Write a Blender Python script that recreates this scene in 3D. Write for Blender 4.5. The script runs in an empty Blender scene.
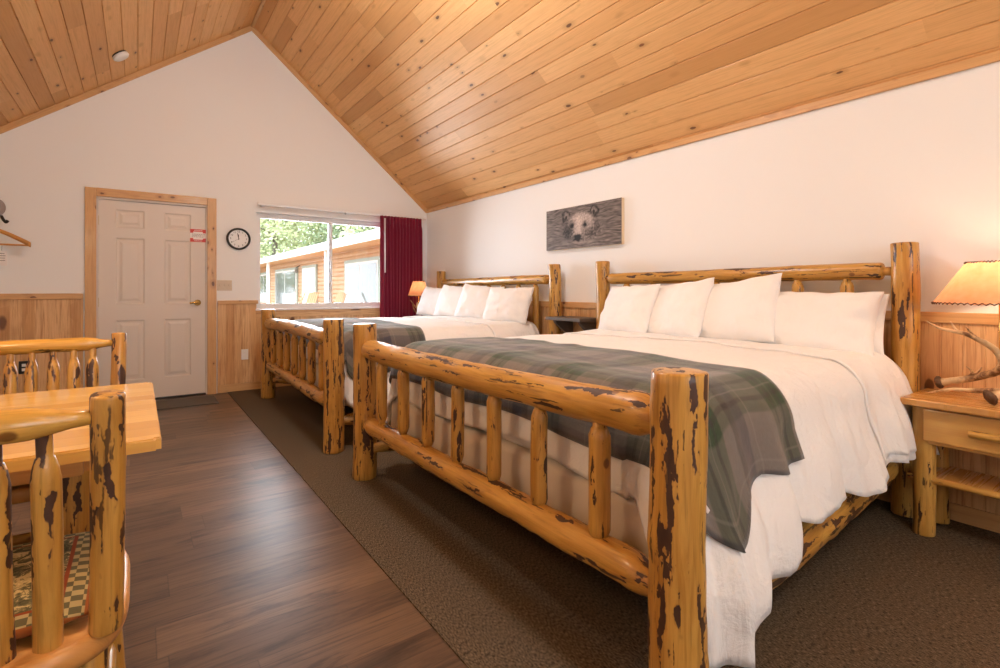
import bpy, bmesh, math, random
from mathutils import Vector, Matrix, Euler, noise
from math import pi, sin, cos, sqrt, atan2, radians
SC = bpy.context.scene
COL = SC.collection
random.seed(7)

# ------------------------------------------------------------------ camera, sky, exposure
cam_d = bpy.data.cameras.new('camera'); cam = bpy.data.objects.new('camera', cam_d); COL.objects.link(cam)
cam.location = (0, 0, 1.12); cam.rotation_euler = (pi/2, 0, radians(-35.53))
cam_d.sensor_width = 36; cam_d.lens = 18.25; cam_d.shift_y = -0.044; cam_d.clip_start = .05
SC.camera = cam
SC.view_settings.view_transform = 'Standard'; SC.view_settings.look = 'None'
SC.view_settings.gamma = 1; SC.view_settings.use_curve_mapping = False
SC.view_settings.exposure = 0.04
SC.cycles.use_denoising = True
SC.cycles.max_bounces = 10; SC.cycles.diffuse_bounces = 6; SC.cycles.transmission_bounces = 8
SC.cycles.transparent_max_bounces = 12; SC.cycles.sample_clamp_indirect = 6
SC.cycles.caustics_reflective = False; SC.cycles.caustics_refractive = False
world = bpy.data.worlds.new('sky'); SC.world = world; world.use_nodes = True
bg = world.node_tree.nodes['Background']
bg.inputs[0].default_value = (.86, .93, 1, 1); bg.inputs[1].default_value = 4.2

def light(name, kind, loc, energy, color, size=.1, rot=(0,0,0), size_y=None):
    d = bpy.data.lights.new(name, kind); d.energy = energy; d.color = color
    if kind == 'AREA':
        d.size = size
        if size_y: d.shape = 'RECTANGLE'; d.size_y = size_y
    elif kind == 'SUN': d.angle = size
    else: d.shadow_soft_size = size
    o = bpy.data.objects.new(name, d); o.location = loc; o.rotation_euler = rot; COL.objects.link(o)
    return o
light('sun_light', 'SUN', (0, 0, 9), 2.4, (1, .95, .86), radians(12), (radians(38), 0, radians(-62)))
# stand-in daylight: gable window, and an unseen window added behind the camera
light('window_daylight', 'AREA', (1.95, 6.62, 1.5), 90, (.84, .91, 1), 1.55, (radians(-90), 0, 0), 1.05)
light('added_front_window_fill', 'AREA', (.9, -2.86, 1.65), 16, (.97, .97, 1), 2.3, (radians(90), 0, 0), 1.3)

# ------------------------------------------------------------------ helpers
def link(name, me, mat=None, parent=None, loc=(0,0,0), rot=None):
    o = bpy.data.objects.new(name, me); COL.objects.link(o)
    if mat is not None and me is not None:
        for m in (mat if isinstance(mat, (list, tuple)) else [mat]): me.materials.append(m)
    loc = Vector(loc)
    if parent is not None:
        o.parent = parent
        w = parent_world(parent)
        o.location = w.inverted() @ loc
        if rot is not None: o.rotation_euler = (w.to_3x3().inverted() @ rot.to_matrix() if hasattr(rot, 'to_matrix') else rot).to_euler() if hasattr(rot, 'to_matrix') else rot
    else:
        o.location = loc
        if rot is not None: o.rotation_euler = rot
    return o
def parent_world(p):
    m = Matrix.LocRotScale(p.location, p.rotation_euler, p.scale)
    return parent_world(p.parent) @ m if p.parent else m
def mesh(name, verts, faces, smooth=False, uvs=None):
    me = bpy.data.meshes.new(name); me.from_pydata([tuple(v) for v in verts], [], faces)
    if smooth: me.polygons.foreach_set('use_smooth', [True]*len(me.polygons))
    if uvs is not None:
        ul = me.uv_layers.new(name='UVMap')
        li = [0]*len(me.loops); me.loops.foreach_get('vertex_index', li)
        flat = []
        for i in li: flat += list(uvs[i])
        ul.data.foreach_set('uv', flat)
    me.update(); return me
def bm_mesh(name, bm, smooth=False):
    me = bpy.data.meshes.new(name); bm.to_mesh(me); bm.free()
    if smooth: me.polygons.foreach_set('use_smooth', [True]*len(me.polygons))
    return me
def thing(name, label, cat, loc=(0,0,0), group=None):
    o = bpy.data.objects.new(name, None); COL.objects.link(o); o.location = loc; o.empty_display_size = .1
    o['label'] = label; o['category'] = cat
    if group: o['group'] = group
    return o
def tag(o, label, cat, group=None, kind=None):
    o['label'] = label; o['category'] = cat
    if group: o['group'] = group
    if kind: o['kind'] = kind
    return o
def struct(o, label=None):
    o['kind'] = 'structure'
    if label: o['label'] = label
    return o
def add_box(bm, c, s, bev=0.0, rot=None):
    """box centred at c, full sizes s"""
    r = bmesh.ops.create_cube(bm, size=1)
    vs = r['verts']
    for v in vs: v.co = Vector((v.co.x*s[0], v.co.y*s[1], v.co.z*s[2]))
    if bev > 0:
        es = list({e for v in vs for e in v.link_edges})
        q = bmesh.ops.bevel(bm, geom=es, offset=bev, segments=2, profile=.6, affect='EDGES')
        vs = list({v for f in q['faces'] for v in f.verts} | {v for v in vs if v.is_valid})
    for v in vs:
        if rot is not None: v.co = rot @ v.co
        v.co = v.co + Vector(c)
    return vs
def planar_uv(me, au, av):
    """uv in metres from local coordinates: au along u (across boards), av along v (along boards)"""
    ul = me.uv_layers.new(name='UVMap') if not me.uv_layers else me.uv_layers[0]
    au = Vector(au); av = Vector(av)
    for l in me.loops:
        co = me.vertices[l.vertex_index].co
        ul.data[l.index].uv = (co.dot(au), co.dot(av))
def box(name, c, s, mat, parent=None, bev=.003, au=None, av=None, rot=None):
    bm = bmesh.new(); add_box(bm, (0,0,0), s, min(bev, min(s)*.45))
    me = bm_mesh(name, bm)
    # wood direction: v along the longest side by default
    ax = [Vector((1,0,0)), Vector((0,1,0)), Vector((0,0,1))]
    L = sorted(range(3), key=lambda i: -s[i])
    k = random.random()*5
    planar_uv(me, au if au else ax[L[1]] + ax[L[2]], av if av else ax[L[0]])
    for d in me.uv_layers[0].data: d.uv = (d.uv[0]+k, d.uv[1]+k*3)
    return link(name, me, mat, parent, c, rot)
def nz(p, s=1.0): return noise.noise(Vector(p)*s)

def frame_for(d):
    return d.to_track_quat('Z', 'Y')
def log(name, p0, p1, r, mat, parent=None, e0='flat', e1='flat', tl=.09, tr=.6, bump=.05, bend=.006, seed=None, r1=None, n=20, knobs=0):
    """peeled log along local Z from p0 to p1; e0/e1: flat | taper | shoulder"""
    p0 = Vector(p0); p1 = Vector(p1); d = p1-p0; L = d.length
    if seed is None: seed = random.random()*100
    r1 = r if r1 is None else r1
    segs = max(6, int(L/.028))
    ts = [i/segs*L for i in range(segs+1)]
    for e, f in ((e0, lambda q: q), (e1, lambda q: L-q)):
        if e == 'shoulder': ts += [f(.0001), f(tl*.5), f(tl*.52), f(tl), f(tl*1.3)]
        elif e == 'step': ts += [f(tl*.48), f(tl*.52), f(tl*.56), f(tl*.7)]
        elif e == 'flat': ts += [f(.004)]
    ts = sorted(set(round(t, 5) for t in ts if 0 <= t <= L))
    kn = [(random.uniform(.15, .85)*L, random.uniform(0, 2*pi), random.uniform(.06, .16)) for _ in range(knobs)]
    def fac(q, e):
        if e == 'flat': return 1 if q > .003 else .955
        if e == 'taper':
            k = min(1, q/tl); k = k*k*(3-2*k); return tr+(1-tr)*k
        if e == 'shoulder':
            if q <= tl*.5: return tr
            k = min(1, (q-tl*.5)/(tl*.5)); return tr+(1-tr)*sqrt(k)
        if e == 'step':
            if q <= tl*.5: return tr
            k = min(1, (q-tl*.5)/(tl*.07)); return tr+(1-tr)*(.86*k+.14*min(1, (q-tl*.5)/(tl*.2)))
        return 1
    V = []; F = []; UV = []
    for t in ts:
        base = (r+(r1-r)*t/L)*fac(t, e0)*fac(L-t, e1)
        ox = bend*sin(t*2.3+seed)*min(1, t/.1)*min(1, (L-t)/.1); oy = bend*cos(t*1.7+seed*2)*min(1, t/.1)*min(1, (L-t)/.1)
        for k in range(n):
            a = 2*pi*k/n
            q = Vector((cos(a), sin(a), 0))
            m = 1+bump*noise.noise(Vector((q.x*1.2+seed, q.y*1.2, t*5)))+bump*.5*noise.noise(Vector((q.x*2.5+seed*2, q.y*2.5, t*16)))
            for kt, ka, kh in kn:
                da = abs((a-ka+pi) % (2*pi)-pi)
                m += kh*math.exp(-((t-kt)/.022)**2-(da/.42)**2)
            V.append((q.x*base*m+ox, q.y*base*m+oy, t)); UV.append((k/n, t))
    m = len(ts)
    for i in range(m-1):
        for k in range(n):
            F.append((i*n+k, i*n+(k+1) % n, (i+1)*n+(k+1) % n, (i+1)*n+k))
    for s, i in ((0, 0), (1, m-1)):
        c = len(V); ring = [i*n+k for k in range(n)]
        inner = []
        for k in range(n):
            v = V[ring[k]]; inner.append(len(V)); V.append((v[0]*.85, v[1]*.85, v[2]+(.0015 if s else -.0015))); UV.append((0, 0))
        c = len(V); V.append((0, 0, V[ring[0]][2]+(.002 if s else -.002))); UV.append((0, 0))
        for k in range(n):
            a, b = ring[k], ring[(k+1) % n]; ia, ib = inner[k], inner[(k+1) % n]
            if s: F += [(a, b, ib, ia), (ia, ib, c)]
            else: F += [(b, a, ia, ib), (ib, ia, c)]
    me = mesh(name, V, F, True, UV)
    q = frame_for(d/L)
    return link(name, me, mat, parent, p0, q.to_euler())
def tube_bm(bm, pts, rad, n=10, cap=True):
    rings = []
    P = [Vector(p) for p in pts]
    up = Vector((.13, .31, .94))
    for i, p in enumerate(P):
        t = (P[min(i+1, len(P)-1)]-P[max(i-1, 0)]).normalized()
        a = t.cross(up)
        if a.length < .05: a = t.cross(Vector((1, 0, 0)))
        a.normalize(); b = t.cross(a)
        rr = rad[i] if isinstance(rad, (list, tuple)) else rad
        rings.append([bm.verts.new(p+(a*cos(2*pi*k/n)+b*sin(2*pi*k/n))*rr) for k in range(n)])
    for i in range(len(P)-1):
        for k in range(n):
            bm.faces.new((rings[i][k], rings[i][(k+1) % n], rings[i+1][(k+1) % n], rings[i+1][k]))
    if cap:
        bm.faces.new(rings[0][::-1]); bm.faces.new(rings[-1])
def spline(pts, k=8):
    P = [Vector(p) for p in pts]; out = []
    for i in range(len(P)-1):
        a = P[max(i-1, 0)]; b = P[i]; c = P[i+1]; d = P[min(i+2, len(P)-1)]
        for j in range(k):
            t = j/k
            out.append(.5*((2*b)+(c-a)*t+(2*a-5*b+4*c-d)*t*t+(3*b-a-3*c+d)*t**3))
    out.append(P[-1]); return out
def tube(name, pts, rad, mat, parent=None, n=10, rads=None):
    bm = bmesh.new(); tube_bm(bm, pts, rads if rads else rad, n)
    o = Vector(pts[0])
    for v in bm.verts: v.co -= o
    bmesh.ops.recalc_face_normals(bm, faces=bm.faces)
    return link(name, bm_mesh(name, bm, True), mat, parent, o)
def lathe(name, prof, mat, loc, parent=None, n=40, rot=None, smooth=True, closed=False):
    V = []; F = []
    for r, z in prof:
        for k in range(n): V.append((r*cos(2*pi*k/n), r*sin(2*pi*k/n), z))
    m = len(prof)
    for i in range(m-1):
        for k in range(n): F.append((i*n+k, i*n+(k+1) % n, (i+1)*n+(k+1) % n, (i+1)*n+k))
    bm = bmesh.new(); me = mesh(name, V, F); bm.from_mesh(me); bmesh.ops.remove_doubles(bm, verts=bm.verts, dist=1e-6)
    bmesh.ops.recalc_face_normals(bm, faces=bm.faces); bm.to_mesh(me); bm.free()
    if smooth: me.polygons.foreach_set('use_smooth', [True]*len(me.polygons))
    return link(name, me, mat, parent, loc, rot)

# ------------------------------------------------------------------ node materials
class NT:
    def __init__(s, name, rough=.5, spec=.5, coat=0):
        s.m = bpy.data.materials.new(name); s.m.use_nodes = True
        s.t = s.m.node_tree; s.b = s.t.nodes['Principled BSDF']
        s.b.inputs['Roughness'].default_value = rough
        s.b.inputs['Specular IOR Level'].default_value = spec
        if coat: s.b.inputs['Coat Weight'].default_value = coat; s.b.inputs['Coat Roughness'].default_value = .12
    def put(s, sock, v):
        if isinstance(v, bpy.types.NodeSocket): s.t.links.new(v, sock)
        elif isinstance(v, (tuple, list)) and sock.type == 'RGBA' and len(v) == 3: sock.default_value = (*v, 1)
        else: sock.default_value = v
    def math(s, op, a, b=0.0, c=None, clamp=False):
        n = s.t.nodes.new('ShaderNodeMath'); n.operation = op; n.use_clamp = clamp
        s.put(n.inputs[0], a); s.put(n.inputs[1], b)
        if c is not None: s.put(n.inputs[2], c)
        return n.outputs[0]
    def sep(s, v):
        n = s.t.nodes.new('ShaderNodeSeparateXYZ'); s.put(n.inputs[0], v); return n.outputs
    def comb(s, x, y, z=0.0):
        n = s.t.nodes.new('ShaderNodeCombineXYZ'); s.put(n.inputs[0], x); s.put(n.inputs[1], y); s.put(n.inputs[2], z); return n.outputs[0]
    def coord(s, which): 
        n = s.t.nodes.new('ShaderNodeTexCoord'); return n.outputs[which]
    def rand(s):
        n = s.t.nodes.new('ShaderNodeObjectInfo'); return n.outputs['Random']
    def noise(s, v, scale=1.0, detail=3.0, rough=.5, dist=0.0, out='Fac'):
        n = s.t.nodes.new('ShaderNodeTexNoise'); s.put(n.inputs['Vector'], v); n.inputs['Scale'].default_value = scale
        n.inputs['Detail'].default_value = detail; n.inputs['Roughness'].default_value = rough; n.inputs['Distortion'].default_value = dist
        return n.outputs[out]
    def white(s, v, out='Value'):
        n = s.t.nodes.new('ShaderNodeTexWhiteNoise'); n.noise_dimensions = '3D'; s.put(n.inputs['Vector'], v); return n.outputs[out]
    def voro(s, v, scale=1.0, rnd=1.0, feature='F1'):
        n = s.t.nodes.new('ShaderNodeTexVoronoi'); n.feature = feature; s.put(n.inputs['Vector'], v); n.inputs['Scale'].default_value = scale
        n.inputs['Randomness'].default_value = rnd; return n.outputs
    def ramp(s, f, stops, interp='LINEAR'):
        n = s.t.nodes.new('ShaderNodeValToRGB'); s.put(n.inputs[0], f); cr = n.color_ramp; cr.interpolation = interp
        while len(cr.elements) < len(stops): cr.elements.new(.5)
        for e, (p, c) in zip(cr.elements, stops):
            e.position = p; e.color = (c, c, c, 1) if isinstance(c, (int, float)) else (*c, 1)
        return n.outputs[0]
    def step(s, f, a, b):
        n = s.t.nodes.new('ShaderNodeMapRange'); n.interpolation_type = 'SMOOTHSTEP'
        s.put(n.inputs[0], f); s.put(n.inputs[1], a); s.put(n.inputs[2], b); n.inputs[3].default_value = 0; n.inputs[4].default_value = 1
        return n.outputs[0]
    def mix(s, f, a, b, mode='MIX'):
        n = s.t.nodes.new('ShaderNodeMix'); n.data_type = 'RGBA'; n.blend_type = mode
        s.put(n.inputs[0], f); s.put(n.inputs[6], a); s.put(n.inputs[7], b); return n.outputs[2]
    def vadd(s, a, b):
        n = s.t.nodes.new('ShaderNodeVectorMath'); n.operation = 'ADD'; s.put(n.inputs[0], a); s.put(n.inputs[1], b); return n.outputs[0]
    def vmul(s, a, b):
        n = s.t.nodes.new('ShaderNodeVectorMath'); n.operation = 'MULTIPLY'; s.put(n.inputs[0], a); s.put(n.inputs[1], b); return n.outputs[0]
    def bump(s, h, strength=.2, dist=.01):
        n = s.t.nodes.new('ShaderNodeBump'); n.inputs['Strength'].default_value = strength; n.inputs['Distance'].default_value = dist
        s.put(n.inputs['Height'], h); s.t.links.new(n.outputs[0], s.b.inputs['Normal']); return n
    def col(s, c): s.put(s.b.inputs['Base Color'], c); return s
    def set(s, k, v): s.put(s.b.inputs[k], v); return s

def plain(name, c, rough=.5, metal=0, spec=.5, bump=None, coat=0):
    n = NT(name, rough, spec, coat); n.col(c); n.b.inputs['Metallic'].default_value = metal
    if bump: n.bump(n.noise(n.coord('Object'), bump[0], 3), bump[1], .004)
    return n.m

def log_wood(name, light=(.66, .345, .085), mid=(.52, .235, .045), bark=(.032, .012, .005), amount=.5, rough=.38):
    """varnished peeled log: streaks along local Z, cambium patches left in dark brown"""
    n = NT(name, rough, .5, .25)
    p = n.coord('Object'); rnd = n.rand()
    off = n.comb(n.math('MULTIPLY', rnd, 37.0), n.math('MULTIPLY', rnd, 91.0), n.math('MULTIPLY', rnd, 53.0))
    q = n.vadd(p, off)
    g = n.noise(n.vmul(q, (38, 38, 3.5)), 1, 5, .6, .6)
    big = n.noise(n.vmul(q, (5, 5, 2.0)), 1, 2, .5)
    base = n.mix(n.step(g, .30, .66), mid, light)
    base = n.mix(n.math('MULTIPLY', big, .55), base, n.mix(.5, mid, (.62, .27, .05)))
    warp = n.noise(n.vmul(q, (30, 30, 18)), 1, 3, .6)
    pv = n.vadd(n.vmul(q, (31, 31, 5.2)), n.comb(warp, warp, n.math('MULTIPLY', warp, .6)))
    patch = n.noise(pv, 1, 2.5, .5, .12)
    thr = .67-.1*amount
    pm = n.step(patch, thr, thr+.018)
    rim = n.step(patch, thr-.03, thr+.01)
    cr = n.noise(n.vadd(n.vmul(q, (60, 60, 4)), n.comb(warp, warp, warp)), 1, 2, .5, .2)
    cm = n.step(cr, .635, .675)
    kn = n.voro(n.vmul(q, (9, 9, 6.5)), 1, 1)
    km = n.math('SUBTRACT', 1.0, n.step(kn[0], .07, .12))
    fine = n.step(n.noise(n.vmul(q, (120, 120, 5)), 1, 3, .6, .3), .5, .75)
    base = n.mix(n.math('MULTIPLY', fine, .5), base, tuple(x*.5 for x in mid))
    c = n.mix(n.math('MULTIPLY', rim, .45), base, (.30, .12, .03))
    barkc = n.mix(n.noise(n.vmul(q, (70, 70, 30)), 1, 3), bark, tuple(min(1, x*2.6) for x in bark))
    c = n.mix(pm, c, barkc)
    c = n.mix(n.math('MULTIPLY', cm, .85), c, tuple(x*1.3 for x in bark))
    c = n.mix(n.math('MULTIPLY', km, .8), c, (.14, .045, .012))
    n.col(c)
    h = n.math('ADD', n.math('MULTIPLY', g, .35), n.math('ADD', n.math('MULTIPLY', pm, -.6), n.math('MULTIPLY', big, .8)))
    n.bump(h, .35, .006)
    n.put(n.b.inputs['Roughness'], n.math('ADD', rough, n.math('MULTIPLY', pm, .2)))
    return n.m

def plank_wood(name, w, L, a, b, c2, rough=.4, knot=(.09, .028, .01), kscale=(7.5, 3.2), kthr=.07, seam=.5, vary=1.0, coat=.15, streak=(.40, .2, .08), streak_amt=.35, joint=True, smudge=0):
    """boards in the UV plane (metres): u across, v along"""
    n = NT(name, rough, .45, coat)
    uv = n.sep(n.coord('UV')); u = uv[0]; v = uv[1]
    i = n.math('FLOOR', n.math('DIVIDE', u, w))
    r1 = n.white(n.comb(i, 3.7, 1.1))
    vo = n.math('ADD', v, n.math('MULTIPLY', r1, L))
    j = n.math('FLOOR', n.math('DIVIDE', vo, L))
    rb = n.white(n.comb(i, j, 5.3)); rc = n.white(n.comb(i, j, 9.9))
    fr = n.math('FRACT', n.math('DIVIDE', vo, L))
    pos = n.comb(n.math('ADD', u, n.math('MULTIPLY', rb, 13.0)), n.math('ADD', v, n.math('MULTIPLY', rc, 29.0)), n.math('MULTIPLY', rb, 7.0))
    g = n.noise(n.vmul(pos, (75, 2.6, 1)), 1, 4, .6, .9)
    cath = n.noise(n.vmul(pos, (17, 1.1, 1)), 1, 2, .5, 1.3)
    rings = n.math('FRACT', n.math('MULTIPLY', cath, 9.0))
    rings = n.math('ABSOLUTE', n.math('SUBTRACT', rings, .5))
    c = n.mix(rb, a, b)
    c = n.mix(n.step(rc, .62, .95), c, c2)
    c = n.mix(n.math('MULTIPLY', n.step(g, .42, .75), streak_amt*vary), c, streak)
    c = n.mix(n.math('MULTIPLY', rings, .4*vary), c, n.mix(.5, b, streak))
    if smudge: c = n.mix(n.math('MULTIPLY', n.step(n.noise(n.vmul(pos, (13, 2.6, 1)), 1, 5, .65, .5), .48, .72), smudge), c, streak)
    kv = n.voro(n.vmul(n.vadd(pos, n.comb(n.math('MULTIPLY', n.noise(n.vmul(pos, (40, 25, 1)), 1, 2), .012), 0.0, 0.0)), (kscale[0], kscale[1], 1)), 1, 1)
    on = n.step(n.sep(kv[1])[0], .45, .5)
    ks = n.math('ADD', kthr*.35, n.math('MULTIPLY', n.sep(kv[1])[1], kthr))
    km = n.math('MULTIPLY', n.math('SUBTRACT', 1.0, n.step(n.math('DIVIDE', kv[0], ks), .75, 1.05)), on)
    kr = n.math('MULTIPLY', n.math('SUBTRACT', 1.0, n.step(n.math('DIVIDE', kv[0], ks), 1.0, 2.8)), on)
    c = n.mix(n.math('MULTIPLY', kr, .45), c, streak)
    c = n.mix(n.math('MULTIPLY', km, .85), c, knot)
    if joint:
        e = n.math('MINIMUM', fr, n.math('SUBTRACT', 1.0, fr))
        e = n.math('MULTIPLY', e, L)
        c = n.mix(n.math('MULTIPLY', n.math('SUBTRACT', 1.0, n.step(e, .0008, .003)), seam), c, tuple(x*.35 for x in streak))
    fu = n.math('FRACT', n.math('DIVIDE', u, w)); eu = n.math('MULTIPLY', n.math('MINIMUM', fu, n.math('SUBTRACT', 1.0, fu)), w)
    if seam: c = n.mix(n.math('MULTIPLY', n.math('SUBTRACT', 1.0, n.step(eu, .0006, .0025)), seam), c, tuple(x*.35 for x in streak))
    n.col(c)
    n.bump(g, .08, .003)
    n.put(n.b.inputs['Roughness'], n.math('ADD', rough-.05, n.math('MULTIPLY', g, .15)))
    return n.m

M = {}
M['log'] = log_wood('varnished_log', light=(.60, .345, .075), mid=(.38, .185, .030), amount=.55)
M['log_dark'] = log_wood('varnished_log_with_bark', light=(.60, .34, .072), mid=(.37, .175, .028), amount=.85)
M['log_chair'] = log_wood('varnished_chair_log', light=(.68, .40, .085), mid=(.52, .27, .045), amount=.15, rough=.25)
M['log_clean'] = log_wood('varnished_pale_log', light=(.62, .37, .09), mid=(.44, .23, .042), amount=.1)
M['ceiling'] = plank_wood('ceiling_pine', .13, 2.1, (.83, .505, .22), (.74, .41, .16), (.62, .33, .12), rough=.5, kscale=(13, 5.5), kthr=.125, seam=0, coat=.03, streak=(.46, .235, .07), streak_amt=.4, vary=1)
M['wains'] = plank_wood('wainscot_pine', .0818, 6, (.78, .52, .27), (.68, .41, .19), (.60, .34, .14), rough=.4, kscale=(7, 3.0), kthr=.22, seam=0, joint=False, streak=(.40, .18, .06), streak_amt=.75, smudge=.35, vary=1.2)
M['trim'] = plank_wood('trim_pine', 9, 30, (.66, .40, .18), (.62, .36, .15), (.56, .32, .13), rough=.4, kscale=(17, 9), kthr=.2, seam=0, joint=False, streak=(.36, .16, .05), streak_amt=.4)
M['table'] = plank_wood('table_pine', .085, 9, (.80, .50, .13), (.73, .42, .095), (.60, .32, .06), rough=.22, kscale=(5, 1), kthr=.02, seam=.25, joint=False, streak=(.58, .28, .08), streak_amt=.4, coat=.5)
M['stand'] = plank_wood('nightstand_pine', .09, 9, (.64, .34, .095), (.54, .26, .065), (.40, .165, .035), rough=.25, kscale=(6, 2), kthr=.07, seam=.3, joint=False, streak=(.40, .15, .04), streak_amt=.4, coat=.4)
M['drawer'] = plank_wood('drawer_pine', 3, 9, (.64, .37, .11), (.60, .335, .09), (.57, .315, .08), rough=.3, kscale=(5, 2), kthr=.03, seam=0, joint=False, streak=(.46, .2, .06), streak_amt=.3, coat=.3)
M['seat'] = plank_wood('chair_seat_pine', 3, 9, (.66, .34, .10), (.62, .30, .08), (.58, .27, .07), rough=.42, kscale=(5, 2), kthr=.01, seam=0, joint=False, streak=(.42, .16, .04), streak_amt=.4, coat=.15)
M['vinyl'] = plank_wood('vinyl_plank_floor', .178, 1.22, (.155, .090, .052), (.098, .055, .032), (.20, .118, .068), rough=.34, kscale=(4, 1.4), kthr=.07, seam=.35, streak=(.016, .009, .006), streak_amt=.75, vary=.8, smudge=.75, knot=(.02, .01, .007), coat=0)
M['white'] = plain('white_enamel', (.80, .78, .76), .35)
M['vinylwin'] = plain('white_window_vinyl', (.82, .82, .83), .35)
M['doorw'] = plain('door_cream_paint', (.70, .63, .565), .4)
M['sheet'] = None
def wall_paint():
    n = NT('wall_paint', .75, .3)
    k = n.noise(n.coord('Object'), 1.2, 2)
    n.col(n.mix(k, (.83, .84, .845), (.85, .86, .865)))
    n.bump(n.noise(n.coord('Object'), 160, 3), .05, .002); return n.m
M['wall'] = wall_paint()
def carpet():
    n = NT('loop_carpet', .95, .1)
    p = n.coord('Object')
    th = n.noise(n.vmul(p, (260, 70, 1)), 1, 3, .75)
    th2 = n.noise(n.vmul(p, (90, 420, 1)), 1, 2, .7)
    bl = n.noise(p, 9, 3)
    c = n.mix(n.step(th, .35, .68), (.018, .013, .009), (.235, .175, .115))
    c = n.mix(n.math('MULTIPLY', n.step(th2, .45, .7), .6), c, (.055, .043, .032))
    c = n.mix(n.math('MULTIPLY', bl, .35), c, (.11, .075, .046))
    n.col(c); n.bump(th, .5, .006); return n.m
M['carpet'] = carpet()
def cloth(name, c, scale=900, wr=.2, rough=.85, sub=0):
    n = NT(name, rough, .2); n.col(c)
    p = n.coord('Object')
    n.b.inputs['Sheen Weight'].default_value = .15
    h = n.math('ADD', n.math('ADD', n.noise(p, 6, 4, .55, 1.2), n.math('MULTIPLY', n.noise(n.vmul(p, (22, 22, 5)), 1, 3, .5, .8), .5)), n.math('MULTIPLY', n.noise(p, 300, 1), .05))
    n.bump(h, wr, .045); return n.m
M['duvet'] = cloth('white_cotton', (.84, .825, .81), wr=.42)
M['pillow'] = cloth('white_pillowcase', (.85, .84, .83), wr=.2)
M['boxspring'] = cloth('cream_quilting', (.66, .59, .50), wr=.1)
M['mattress'] = cloth('mattress_ticking', (.8, .77, .72), wr=.05)
def plaid():
    n = NT('grey_plaid_wool', .95, .1)
    uv = n.sep(n.coord('UV'))
    def bands(x):
        f = n.math('FRACT', n.math('DIVIDE', x, .42))
        def b(lo, hi, e=.012):
            return n.math('MULTIPLY', n.step(f, lo-e, lo+e), n.math('SUBTRACT', 1.0, n.step(f, hi-e, hi+e)))
        g = b(.10, .40)
        ln = n.math('ADD', b(.17, .20, .006), n.math('ADD', b(.30, .33, .006), b(.52, .60)), None)
        nv = b(.60, .74)
        lt = n.math('ADD', b(.80, .815, .005), b(.245, .255, .004))
        return g, ln, nv, lt
    gu, lu, nu, tu = bands(uv[0]); gv, lv, nv, tv = bands(uv[1])
    w = n.noise(n.vmul(n.coord('UV'), (260, 60, 1)), 1, 3, .7); w2 = n.noise(n.vmul(n.coord('UV'), (60, 260, 1)), 1, 3, .7)
    c = n.mix(w, (.12, .105, .093), (.215, .19, .17))
    c = n.mix(n.math('MULTIPLY', n.math('ADD', gu, gv), .5), c, (.018, .052, .022))
    c = n.mix(n.math('MULTIPLY', n.math('ADD', nu, nv), .42), c, (.022, .022, .05))
    c = n.mix(n.math('MULTIPLY', n.math('ADD', lu, lv), .5), c, (.022, .020, .022))
    c = n.mix(n.math('MULTIPLY', n.math('ADD', tu, tv), .28), c, (.27, .24, .21))
    c = n.mix(n.math('MULTIPLY', w2, .4), c, n.mix(.5, c, (.2, .18, .16)))
    n.col(c); n.b.inputs['Sheen Weight'].default_value = .3
    n.bump(n.math('ADD', w, n.math('MULTIPLY', n.noise(n.coord('Object'), 10, 3), 3.0)), .25, .008); return n.m
M['plaid'] = plaid()
def cushion_mat():
    n = NT('lodge_tapestry', .9, .1)
    p = n.coord('Object'); s = n.sep(p)
    f = n.noise(n.vmul(p, (26, 26, 1)), 1, 5, .7, 1.2)
    c = n.ramp(f, [(0, (.05, .045, .02)), (.40, (.085, .075, .032)), (.47, (.16, .13, .055)), (.53, (.42, .32, .14)), (.6, (.50, .39, .18)), (.68, (.16, .12, .05))], 'CONSTANT')
    m = n.math('MAXIMUM', n.math('ABSOLUTE', s[0]), n.math('ABSOLUTE', s[1]))
    r = n.step(m, .175, .177)
    tri = n.math('ABSOLUTE', n.math('SUBTRACT', n.math('FRACT', n.math('MULTIPLY', n.math('ADD', s[0], s[1]), 25.0)), .5))
    tri2 = n.math('ABSOLUTE', n.math('SUBTRACT', n.math('FRACT', n.math('MULTIPLY', n.math('SUBTRACT', s[0], s[1]), 25.0)), .5))
    dz = n.step(n.math('ADD', tri, tri2), .48, .52)
    bc = n.mix(dz, (.36, .28, .125), (.11, .095, .045))
    c = n.mix(r, c, bc)
    ln = n.math('SUBTRACT', 1.0, n.step(n.math('ABSOLUTE', n.math('SUBTRACT', m, .175)), .003, .005))
    c = n.mix(ln, c, (.22, .05, .015))
    ln2 = n.step(m, .214, .216)
    c = n.mix(ln2, c, (.26, .08, .02))
    n.col(c); n.bump(n.noise(p, 350, 2), .2, .003); return n.m
M['cushion'] = cushion_mat()
M['curtain'] = cloth('burgundy_curtain', (.20, .010, .036), wr=.05, rough=.6)
M['black'] = plain('black_plastic', (.012, .012, .012), .35)
M['darkmetal'] = plain('dark_iron', (.03, .027, .025), .45, .6)
M['brass'] = plain('brass', (.85, .58, .2), .22, 1)
M['clockface'] = plain('clock_face', (.85, .85, .86), .4)
M['ivory'] = plain('ivory_plastic', (.62, .52, .39), .4)
M['whiteplastic'] = plain('white_plastic', (.8, .8, .8), .4)
M['red'] = plain('red_print', (.62, .05, .035), .5)
M['pinkpaper'] = plain('white_paper', (.85, .80, .79), .5)
M['greyink'] = plain('grey_ink', (.30, .25, .25), .6)
M['rustic'] = plank_wood('weathered_shelf_wood', 2, 9, (.13, .10, .085), (.10, .075, .06), (.09, .07, .06), rough=.5, seam=0, joint=False, streak=(.04, .03, .025), kthr=.01)
M['mat'] = plain('door_mat_rubber', (.10, .085, .07), .9, bump=(300, .4))
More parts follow.
